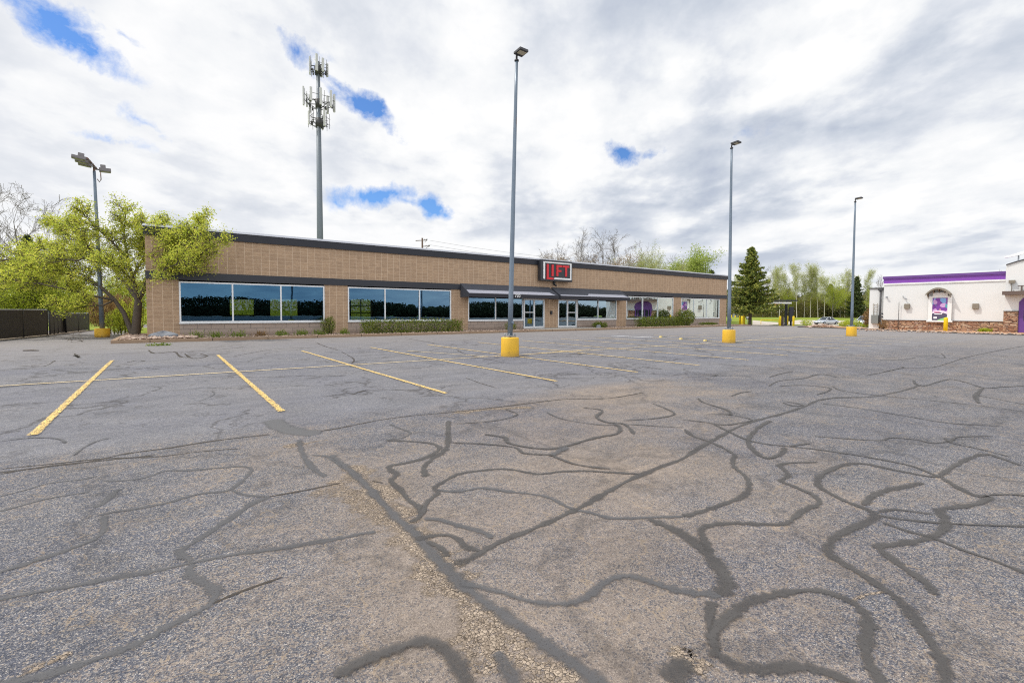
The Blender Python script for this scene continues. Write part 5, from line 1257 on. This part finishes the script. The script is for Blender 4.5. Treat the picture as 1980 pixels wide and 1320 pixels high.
b = MB(); b.prism([(p[0],p[1],min(p[2],cz0-.02)) for p in out], (.046,0,0)); dr_ = b.build('entrance_arch', M['purpleentry'], rs, RO)
b = MB(); b.box((TX-.07,ye-.35,zg+1.15),(TX-.052,yw_+.35,zg+2.2))
b.build('door_glass', M['cglass'], dr_, RO)
b = MB()
for k in range(1,5): yy = ye+(yw_-ye)*k/5; b.box((TX-.10,yy-.06,zg+.05),(TX-.072,yy+.06,zg+2.3))
b.build('door_frame', M['purpledark'], dr_, RO)
c = onT(1957,544.5); b = MB(); b.box((TX-.3,c[1]-.24,c[2]-.14),(TX-.05,c[1]+.2,c[2]+.14)); b.tube([(TX-.2,c[1],c[2]-.1),(TX-.1,c[1]-.02,cz1)], .03, 6); b.build('wall_lamp', M['bronze'], rs, RO)
me = text_mesh('TACO BELL', 1.0, .06); me.materials.append(M['brown'])
ytl = onT(1968.5,560)[1]; lw = max(v.co.x for v in me.vertices)-min(v.co.x for v in me.vertices); want = 4.6; ks = min(1.5, want/lw)
zt0, zt1 = onT(1973,562)[2], onT(1973,551.5)[2]
o = bpy.data.objects.new('lettering', me); COL.objects.link(o); o.parent = rs
for v in me.vertices: v.co.x *= want/lw; v.co.y *= (zt1-zt0)/.72
o.rotation_euler = (rad(90),0,rad(-90)); o.location = (TX-.25-RO[0], ytl-2.3-RO[1], zt0-RO[2])
# white sail on the roof
s0 = onX(1943,497.5,RX+1.2); s1 = onX(1979,487,RX+1.2); b = MB(); pr = []
dy = (s0[1]-s1[1])
for k in range(9):
    s = k/8*2.4; yy = s0[1]-dy*s; zc_ = s0[2]+(s1[2]-s0[2])*(s*.55+.45*s*s*.6); th = .16+.26*min(1, s*.5); pr.append((yy, zc_, th))
for (y0,z0,t0),(y1,z1,t1) in zip(pr[:-1], pr[1:]):
    b.hexa([(RX+1.0,y0,z0-t0*.5),(RX+1.5,y0,z0-t0*.5),(RX+1.5,y1,z1-t1*.5),(RX+1.0,y1,z1-t1*.5),(RX+1.0,y0,z0+t0*.5),(RX+1.5,y0,z0+t0*.5),(RX+1.5,y1,z1+t1*.5),(RX+1.0,y1,z1+t1*.5)])
sl_ = b.build('roof_sail', M['white'], rs, RO)
c = onX(1969,505,RX+1.2); b = MB(); b.tube([(RX+1.25,c[1],c[2]-1),(RX+1.25,c[1],onX(1969,494,RX+1.2)[2])], .06, 8); b.build('sail_post', M['steel'], sl_, RO)
# poster in its frame
p0, p1 = RP(1804.5,576), RP(1832,619); 
ps = thing('wall_poster', 'colourful purple poster in a white frame under the arched hood', 'poster', (RX,p0[1],p1[2])); PO = (RX,p0[1],p1[2])
pw, ph_ = p0[1]-p1[1], p0[2]-p1[2]
b = MB(); b.box((RX-.20,p1[1],p1[2]),(RX-.185,p0[1],p0[2])); po = b.build('print', M['poster'], ps, PO)
for y0, y1, z0, z1, mm in ((.14,.50,.335,.375,'pink'),(.16,.66,.255,.305,'pwhite'),(.62,.70,.305,.345,'pwhite'),(.10,.33,.07,.15,'pwhite')):
    m = MB(); m.box((RX-.206,p0[1]-pw*y1,p1[2]+ph_*z0),(RX-.2015,p0[1]-pw*y0,p1[2]+ph_*z1)); m.build('print_patch', M[mm], po, PO)
b = MB(); f = .34
b.box((RX-.24,p0[1]+.002,p1[2]-.02),(RX-.13,p0[1]+f,p0[2]+.2)); b.box((RX-.24,p1[1]-f,p1[2]-.02),(RX-.13,p1[1]-.002,p0[2]+.2)); b.box((RX-.24,p1[1]-.001,p0[2]+.002),(RX-.13,p0[1]+.001,p0[2]+.55)); b.box((RX-.30,p1[1]-f-.1,p1[2]-.2),(RX-.13,p0[1]+f+.1,p1[2]-.022)); b.build('frame', M['white'], ps, PO)
# kerb, bed, lane, lawn beyond
kl = [G(1980,648.5), G(1860,645), G(1760,640.5), G(1660,637), G(1600,634.5), G(1542,632.8)]
ext = kl[0]+(kl[0]-kl[1])*6
strip_solid('kerb', [ext]+kl+[kl[-1]+np.array([6,1.5,0])], .25, .13, M['kerbdark'], -1)
b = MB(); K = [ext]+kl
for i in range(len(K)-1):
    a, c = K[i].copy(), K[i+1].copy(); o1 = np.array([14,1,0]) if i < 4 else np.array([11,2.5,0])
    a[0] += .24; c[0] += .24
    q = [a, a+o1, c+o1, c]; b.face([(k[0],k[1],gz(k[0],k[1])+.115) for k in q])
struct('planting_bed', b, M['orange'])
def gpoly(name, pix, mat, dz):
    b = MB(); P = [G(x,y) for x, y in pix]; b.face([(p[0],p[1],fbank(p[0],p[1])+dz) for p in P]); return struct(name, b, mat)
LN = [(1455,628.5),(1505,628.5),(1545,628.6),(1720,631.5),(1720,625.5),(1545,624.0),(1455,621.5)]
gpoly('drive_lane', LN, M['pale'], .02)
b = MB(); rows = []
for k in range(9):
    dp = 84+5*k; row = []
    for px in range(1390,1790,20):
        d = sight(px, 603); p = CAM+d*dp; row.append((p[0],p[1],fbank(p[0],p[1])+.05+.02))
    rows.append(row)
n = len(rows[0])
for j, r_ in enumerate(rows): b.v += r_
for j in range(len(rows)-1):
    for i in range(n-1): b.f.append((j*n+i,j*n+i+1,(j+1)*n+i+1,(j+1)*n+i)); b.m.append(0); b.sm.append(True)
struct('lawn', b, M['grass'])
# plants and rocks on that bed
PL = [(1559,629.5,1.3,.75,M['lf_bush'],'round green plant on the island left of the silver car'),(1632,632,1.2,.7,M['lf_bush'],'green plant on the island just left of the farthest lamp post'),(1655,632,1.2,.85,M['lf_bush'],'green plant right of the farthest lamp base'),(1638,628,1.0,.7,M['lf_bush'],'green plant behind the farthest lamp post'),(1674,632.5,1.2,.45,M['lf_bush'],'low green plant left of the reddish shrub'),(1693,634,1.3,.6,M['lf_bush'],'low green plant under the reddish shrub'),(1905,641.5,.8,.25,M['lf_bush'],'low weed at the stone wall near the entrance')]
for i, (px, py, w, h, lf, lb) in enumerate(PL):
    p = G(px, py, .1); shrub('low_plant', lb, p, (w*1.2,w*1.2,h*1.2), lf, 700, .15, 80+i, stems=False, cat='plant')
p = G(1687,633,.1); shrub('dry_shrub', 'reddish brown shrub at the low wing of the restaurant', p, (2.9,2.2,2.6), M['lf_dry'], 2600, .22, 90)
p = G(1713,629,.1); shrub('dry_shrub', 'small bare shrub by the restaurant corner', (RX-1.2,yl-.4,zg), (1.2,.9,1.0), M['lf_dry'], 260, .16, 91)
rng = random.Random(3); b = MB()
for _ in range(260):
    px = rng.uniform(1562,1618); p = G(px, rng.uniform(630,632.8), .1); stone(b, p+np.array([0,0,rng.uniform(0,.35)*(1-abs(px-1590)/30)]), rng.uniform(.08,.2), rng)
for _ in range(500):
    px = rng.uniform(1660,1975); p = G(px, rng.uniform(634,639)+(px-1660)*.026, .1); stone(b, p, rng.uniform(.04,.12), rng)
tag(b.build('rock_mulch', M['pebble']), 'loose tan rocks heaped on the restaurant island', 'rocks', kind='stuff')
for (px, py, sc_, lb, sd) in ((1853,641,(.35,.3,.33),'pale block stone right of the bollard at the stone wall',11),(1919,643.2,(.6,.35,.2),'flat pale rock near the entrance pillar',12)):
    p = G(px, py-2, .1); boulder('boulder', p, sc_, lb, sd)

# bollards
def bollard(px, py, top, label):
    p = G(px, py, .02); d = float((p-CAM)@FW); h = (py-top)/FPX*d
    return p, h
BO = [(1828,641.5,613.5,'lone yellow bollard in front of the poster'),(1508,630.5,611,'yellow bollard at the left of the drive through canopy'),(1522.5,629,611,'yellow bollard between the canopy posts and the menu board'),(1534,631,611,'yellow bollard in front of the black menu board'),(1414,622.5,609,'leftmost yellow bollard by the grey cabinet'),(1421.5,622.5,610,'yellow bollard right in front of the grey cabinet'),(1430.5,628,610,'left one of three yellow bollards standing close together by the spruce'),(1434.5,630,611,'front one of three yellow bollards standing close together by the spruce'),(1438.5,628.5,609.5,'right one of three yellow bollards standing close together by the spruce')]
proto = None
for px, py, tp_, lb in BO:
    p, h = bollard(px, py, tp_, lb)
    if proto is None:
        proto = thing('bollard', lb, 'bollard', p, 'yellow bollards'); b = MB(); b.lathe((0,0,0), [(.15,-.05),(.15,.93),(.135,.97),(.09,.992),(0,1.0)], 20); b.build('sleeve', M['bollard'], proto)
        b = MB(); b.lathe((0,0,0), [(.17,-.05),(.17,.03),(.152,.04)], 20); b.build('collar', M['concrete'], proto); proto.scale = (1.15,1.15,h); continue
    dup(proto, p, lb, scale=(1,1,h))
# drive through canopy, menu board, pipe gate, cabinet
P = G(1517,629.5); dd = float((P-CAM)@FW); Rh = np.array([RT[0],RT[1],0]); Rh /= np.linalg.norm(Rh); Fh = np.array([FW[0],FW[1],0]); Fh /= np.linalg.norm(Fh)
def at(px, py): return D(px, py, dd)
can = thing('order_canopy', 'dark drive through canopy with a yellow edged roof arm', 'canopy', P)
b = MB(); q = at(1518.5,605); b.box((q[0]-.09,q[1]-.09,P[2]-.1),(q[0]+.09,q[1]+.09,at(1518,588)[2])); b.build('post', M['black'], can, P)
q = at(1526.5,605)+Fh*.8; b = MB(); b.box((q[0]-.08,q[1]-.08,P[2]-.1),(q[0]+.08,q[1]+.08,at(1526,582)[2])); b.build('post', M['black'], can, P)
def slab(px0, px1, py0, py1, dep, mat, name, thin=0, off=0):
    a, c = D(px0,(py0+py1)/2,dd+off), D(px1,(py0+py1)/2,dd+off); h = abs(D(px0,py0,dd+off)[2]-D(px0,py1,dd+off)[2])/2
    b = MB(); b.obox((a+c)/2, (c-a)/2, Fh*dep, (0,0,h)); return b.build(name, mat, can, P)
slab(1503,1535.5,580,582.6,1.0,M['black'],'upper_roof',0,.9); slab(1485.5,1526,584.2,587.2,.7,M['white'],'roof_arm'); slab(1487.5,1505,587.4,590,.55,M['yellow'],'clearance_bar')
b = MB(); q = at(1504.5,590); b.tube([q, at(1504.5,602)], .04, 6); b.build('hanger', M['black'], can, P)
mb_ = thing('menu_board', 'tall black drive through menu board right of the canopy posts', 'menu board', G(1531.5,628.5))
c0, c1 = at(1528.5,593)+Fh*.4, at(1536,621)+Fh*.4; b = MB(); b.obox((c0+c1)/2, Rh*np.linalg.norm((c1-c0)[:2])/2, Fh*.16, (0,0,(c0[2]-c1[2])/2)); b.build('cabinet', M['fascia'], mb_, tuple(mb_.location), bevel=.03)
b = MB(); q = (c0+c1)/2; b.box((q[0]-.12,q[1]-.12,mb_.location.z-.1),(q[0]+.12,q[1]+.12,c1[2]+.02)); b.build('pedestal', M['black'], mb_, tuple(mb_.location))
q = G(1512,630); b = MB(); b.box((q[0]-.2,q[1]-.2,q[2]-.05),(q[0]+.2,q[1]+.2,D(1512,614,float((q-CAM)@FW))[2])); b.box((q[0]-.23,q[1]-.23,D(1512,614,float((q-CAM)@FW))[2]+.002),(q[0]+.23,q[1]+.23,D(1512,613,float((q-CAM)@FW))[2]+.03)); tag(b.build('waste_bin', M['brown'], origin=tuple(q)), 'dark brown bin between the canopy bollard and post', 'bin')
q0 = G(1471,628); dq = float((q0-CAM)@FW); a, c = D(1471.5,618,dq), D(1505,618.6,dq)
pg = thing('pipe_gate', 'low yellow pipe barrier across the lane beside the canopy', 'barrier', q0)
b = MB(); b.tube([(a[0],a[1],q0[2]-.05),tuple(a)], .055, 8); b.build('post', M['bollard'], pg, q0)
b = MB(); b.tube([(c[0],c[1],q0[2]-.05),tuple(c)], .055, 8); b.build('post', M['bollard'], pg, q0)
b = MB(); b.tube([a,c], .06, 8); b.build('rail', M['bollard'], pg, q0)
q = G(1420.5,621.5); dq = float((q-CAM)@FW); tz = D(1420,602.5,dq)[2]; ub = thing('utility_cabinet', 'grey utility cabinet behind the two left bollards', 'cabinet', q)
b = MB(); b.box((-.42,-.35,-.05),(.42,.35,tz-q[2]-.06)); b.build('body', M['grey'], ub, bevel=.03); b = MB(); b.box((-.46,-.39,tz-q[2]-.058),(.46,.39,tz-q[2])); b.build('lid', M['concrete'], ub); b = MB(); b.box((-.5,-.43,-.2),(.5,.43,.02)); b.build('plinth', M['concrete'], ub)
q = G(1445,627.5); dq = float((q-CAM)@FW); hh = D(1445,612,dq)[2]-q[2]; sn = thing('small_sign', 'small white topped post sign left of the spruce trunk', 'sign', q)
b = MB(); b.tube([(0,0,-.1),(0,0,hh-.2)], .04, 6); b.build('post', M['steel'], sn); b = MB(); b.obox((0,0,hh-.12), Rh*.24, Fh*.02, (0,0,.12)); b.build('plate', M['white'], sn); b = MB(); b.obox((0,0,hh-.36), Rh*.22, Fh*.02, (0,0,.11)); b.build('plate', M['black'], sn)

# ------------------------------------------------------------------ cars
def car(name, label, cat, loc, rz, paint, Ht=1.46, L=4.6, W=1.8, suv=False):
    t = thing(name, label, cat, loc); t.rotation_euler = (0,0,rz)
    zb = .95 if not suv else 1.12; hl = L/2
    st = [(-hl,.62,.55,zb-.28),(-hl+.12,.86,.32,zb-.05),(-hl+.6,.97,.24,zb+.04),(-.9,1.0,.22,zb),(0,1.0,.22,zb-.03),(.75,1.0,.22,zb-.02),(1.2,.98,.24,zb-.04),(hl-.45,.93,.26,zb-.16),(hl-.1,.80,.32,zb-.28),(hl,.60,.42,zb-.40)]
    b = MB(); rings = []
    for x, w, z0, z1 in st:
        w = w*W/2; half = [(0,z1),(w*.62,z1-.005),(w*.90,z1-.05),(w*.985,z1-.20),(w,(z0+z1)/2),(w*.97,z0+.14),(w*.88,z0),(0,z0)]
        ring = half+[(-y,z) for y, z in half[-2:0:-1]]; rings.append([(x,y,z) for y, z in ring])
    n = len(rings[0]); base = 0
    for r in rings: b.v += r
    for i in range(len(rings)-1):
        for j in range(n): b.f.append((i*n+j, i*n+(j+1)%n, (i+1)*n+(j+1)%n, (i+1)*n+j)); b.m.append(0); b.sm.append(True)
    b.f.append(tuple(range(n))[::-1]); b.m.append(0); b.sm.append(False); b.f.append(tuple((len(rings)-1)*n+j for j in range(n))); b.m.append(0); b.sm.append(False)
    b.build('body', paint, t)
    xr = -hl+.25 if suv else -hl+.75
    cab = [(xr,zb-.04,.80),(xr+(.3 if suv else .85),Ht-.06,.66),(-.35,Ht,.66),(.15,Ht-.04,.65),(1.05,zb-.06,.80)]
    g = MB(); prof = [(x,z,w*W/2*1.0) for x, z, w in cab]
    bx = [xr, xr+.55, -.35, .45, 1.05]
    for i in range(4):
        (x0,z0,w0),(x1,z1,w1) = prof[i], prof[i+1]
        g.face([(x0,-w0,z0),(x1,-w1,z1),(x1,w1,z1),(x0,w0,z0)])
        for s in (-1,1):
            wb = W/2*.86; q = [(bx[i],s*wb,zb-.06),(bx[i+1],s*wb,zb-.06),(x1,s*w1,z1),(x0,s*w0,z0)]; g.face(q if s < 0 else q[::-1])
    g.build('windows', M['cglass'], t)
    r = MB(); (x0,z0,w0),(x1,z1,w1),(x2,z2,w2) = prof[1:4]
    r.hexa([(x0,-w0-.01,z0+.003),(x1,-w1-.01,z1+.003),(x1,w1+.01,z1+.003),(x0,w0+.01,z0+.003),(x0,-w0+.03,z0+.03),(x1,-w1+.03,z1+.035),(x1,w1-.03,z1+.035),(x0,w0-.03,z0+.03)])
    r.hexa([(x1,-w1-.01,z1+.003),(x2,-w2-.01,z2+.003),(x2,w2+.01,z2+.003),(x1,w1+.01,z1+.003),(x1,-w1+.03,z1+.035),(x2,-w2+.03,z2+.03),(x2,w2-.03,z2+.03),(x1,w1-.03,z1+.035)])
    for s in (-1,1):
        for (a, c) in (((1.05,s*W/2*.83,zb-.06),(.15,s*.655*W/2,Ht-.04)),((xr,s*W/2*.83,zb-.04),(prof[1][0],s*prof[1][2],prof[1][1])),((-.25,s*W/2*.868,zb-.06),(-.35,s*.668*W/2,Ht))): r.tube([a,c], .045, 6)
    r.build('roof', paint, t)
    for x in (-hl+.85, hl-.9):
        for s in (-1,1):
            w = MB(); w.tube([(x,s*(W/2-.20),.32),(x,s*(W/2+.005),.32)], .325, 20); wh = w.build('wheel', M['tyre'], t)
            k = MB(); k.tube([(x,s*(W/2+.0),.32),(x,s*(W/2+.018),.32)], .20, 14); k.build('rim', M['steel'], wh)
    for s in (-1,1):
        h = MB(); h.obox((hl-.22,s*W*.335,zb-.30),(.16,-s*.05,.02),(.03,.14,0),(-.03,0,.075)); h.build('headlight', M['headlight'], t)
        m = MB(); m.obox((.78,s*(W/2+.08),zb+.05),(.08,0,0),(0,.11,0),(0,0,.07)); m.build('mirror', paint, t)
    gr = MB(); gr.obox((hl-.005,0,zb-.55),(.03,0,0),(0,.42,0),(0,0,.07)); gr.build('grille', M['black'], t)
    pl = MB(); pl.obox((hl+.03,0,zb-.44),(.012,0,0),(0,.2,0),(0,0,.06)); pl.build('number_plate', M['white'], t)
    return t
q = G(1597,628.3); ang = math.atan2(-Fh[1],-Fh[0])
car('parked_car', 'silver sedan parked beyond the island, facing the lot', 'car', (q[0],q[1],gz(q[0],q[1])+.02), ang-1.28, M['carwhite'])
q = G(1668,631.0); car('parked_car', 'white high car half hidden by the restaurant wing', 'car', (q[0]+1.0,q[1],gz(q[0],q[1])+.02), ang-1.0, M['carwhite'], 1.75, 4.7, 1.9, True)
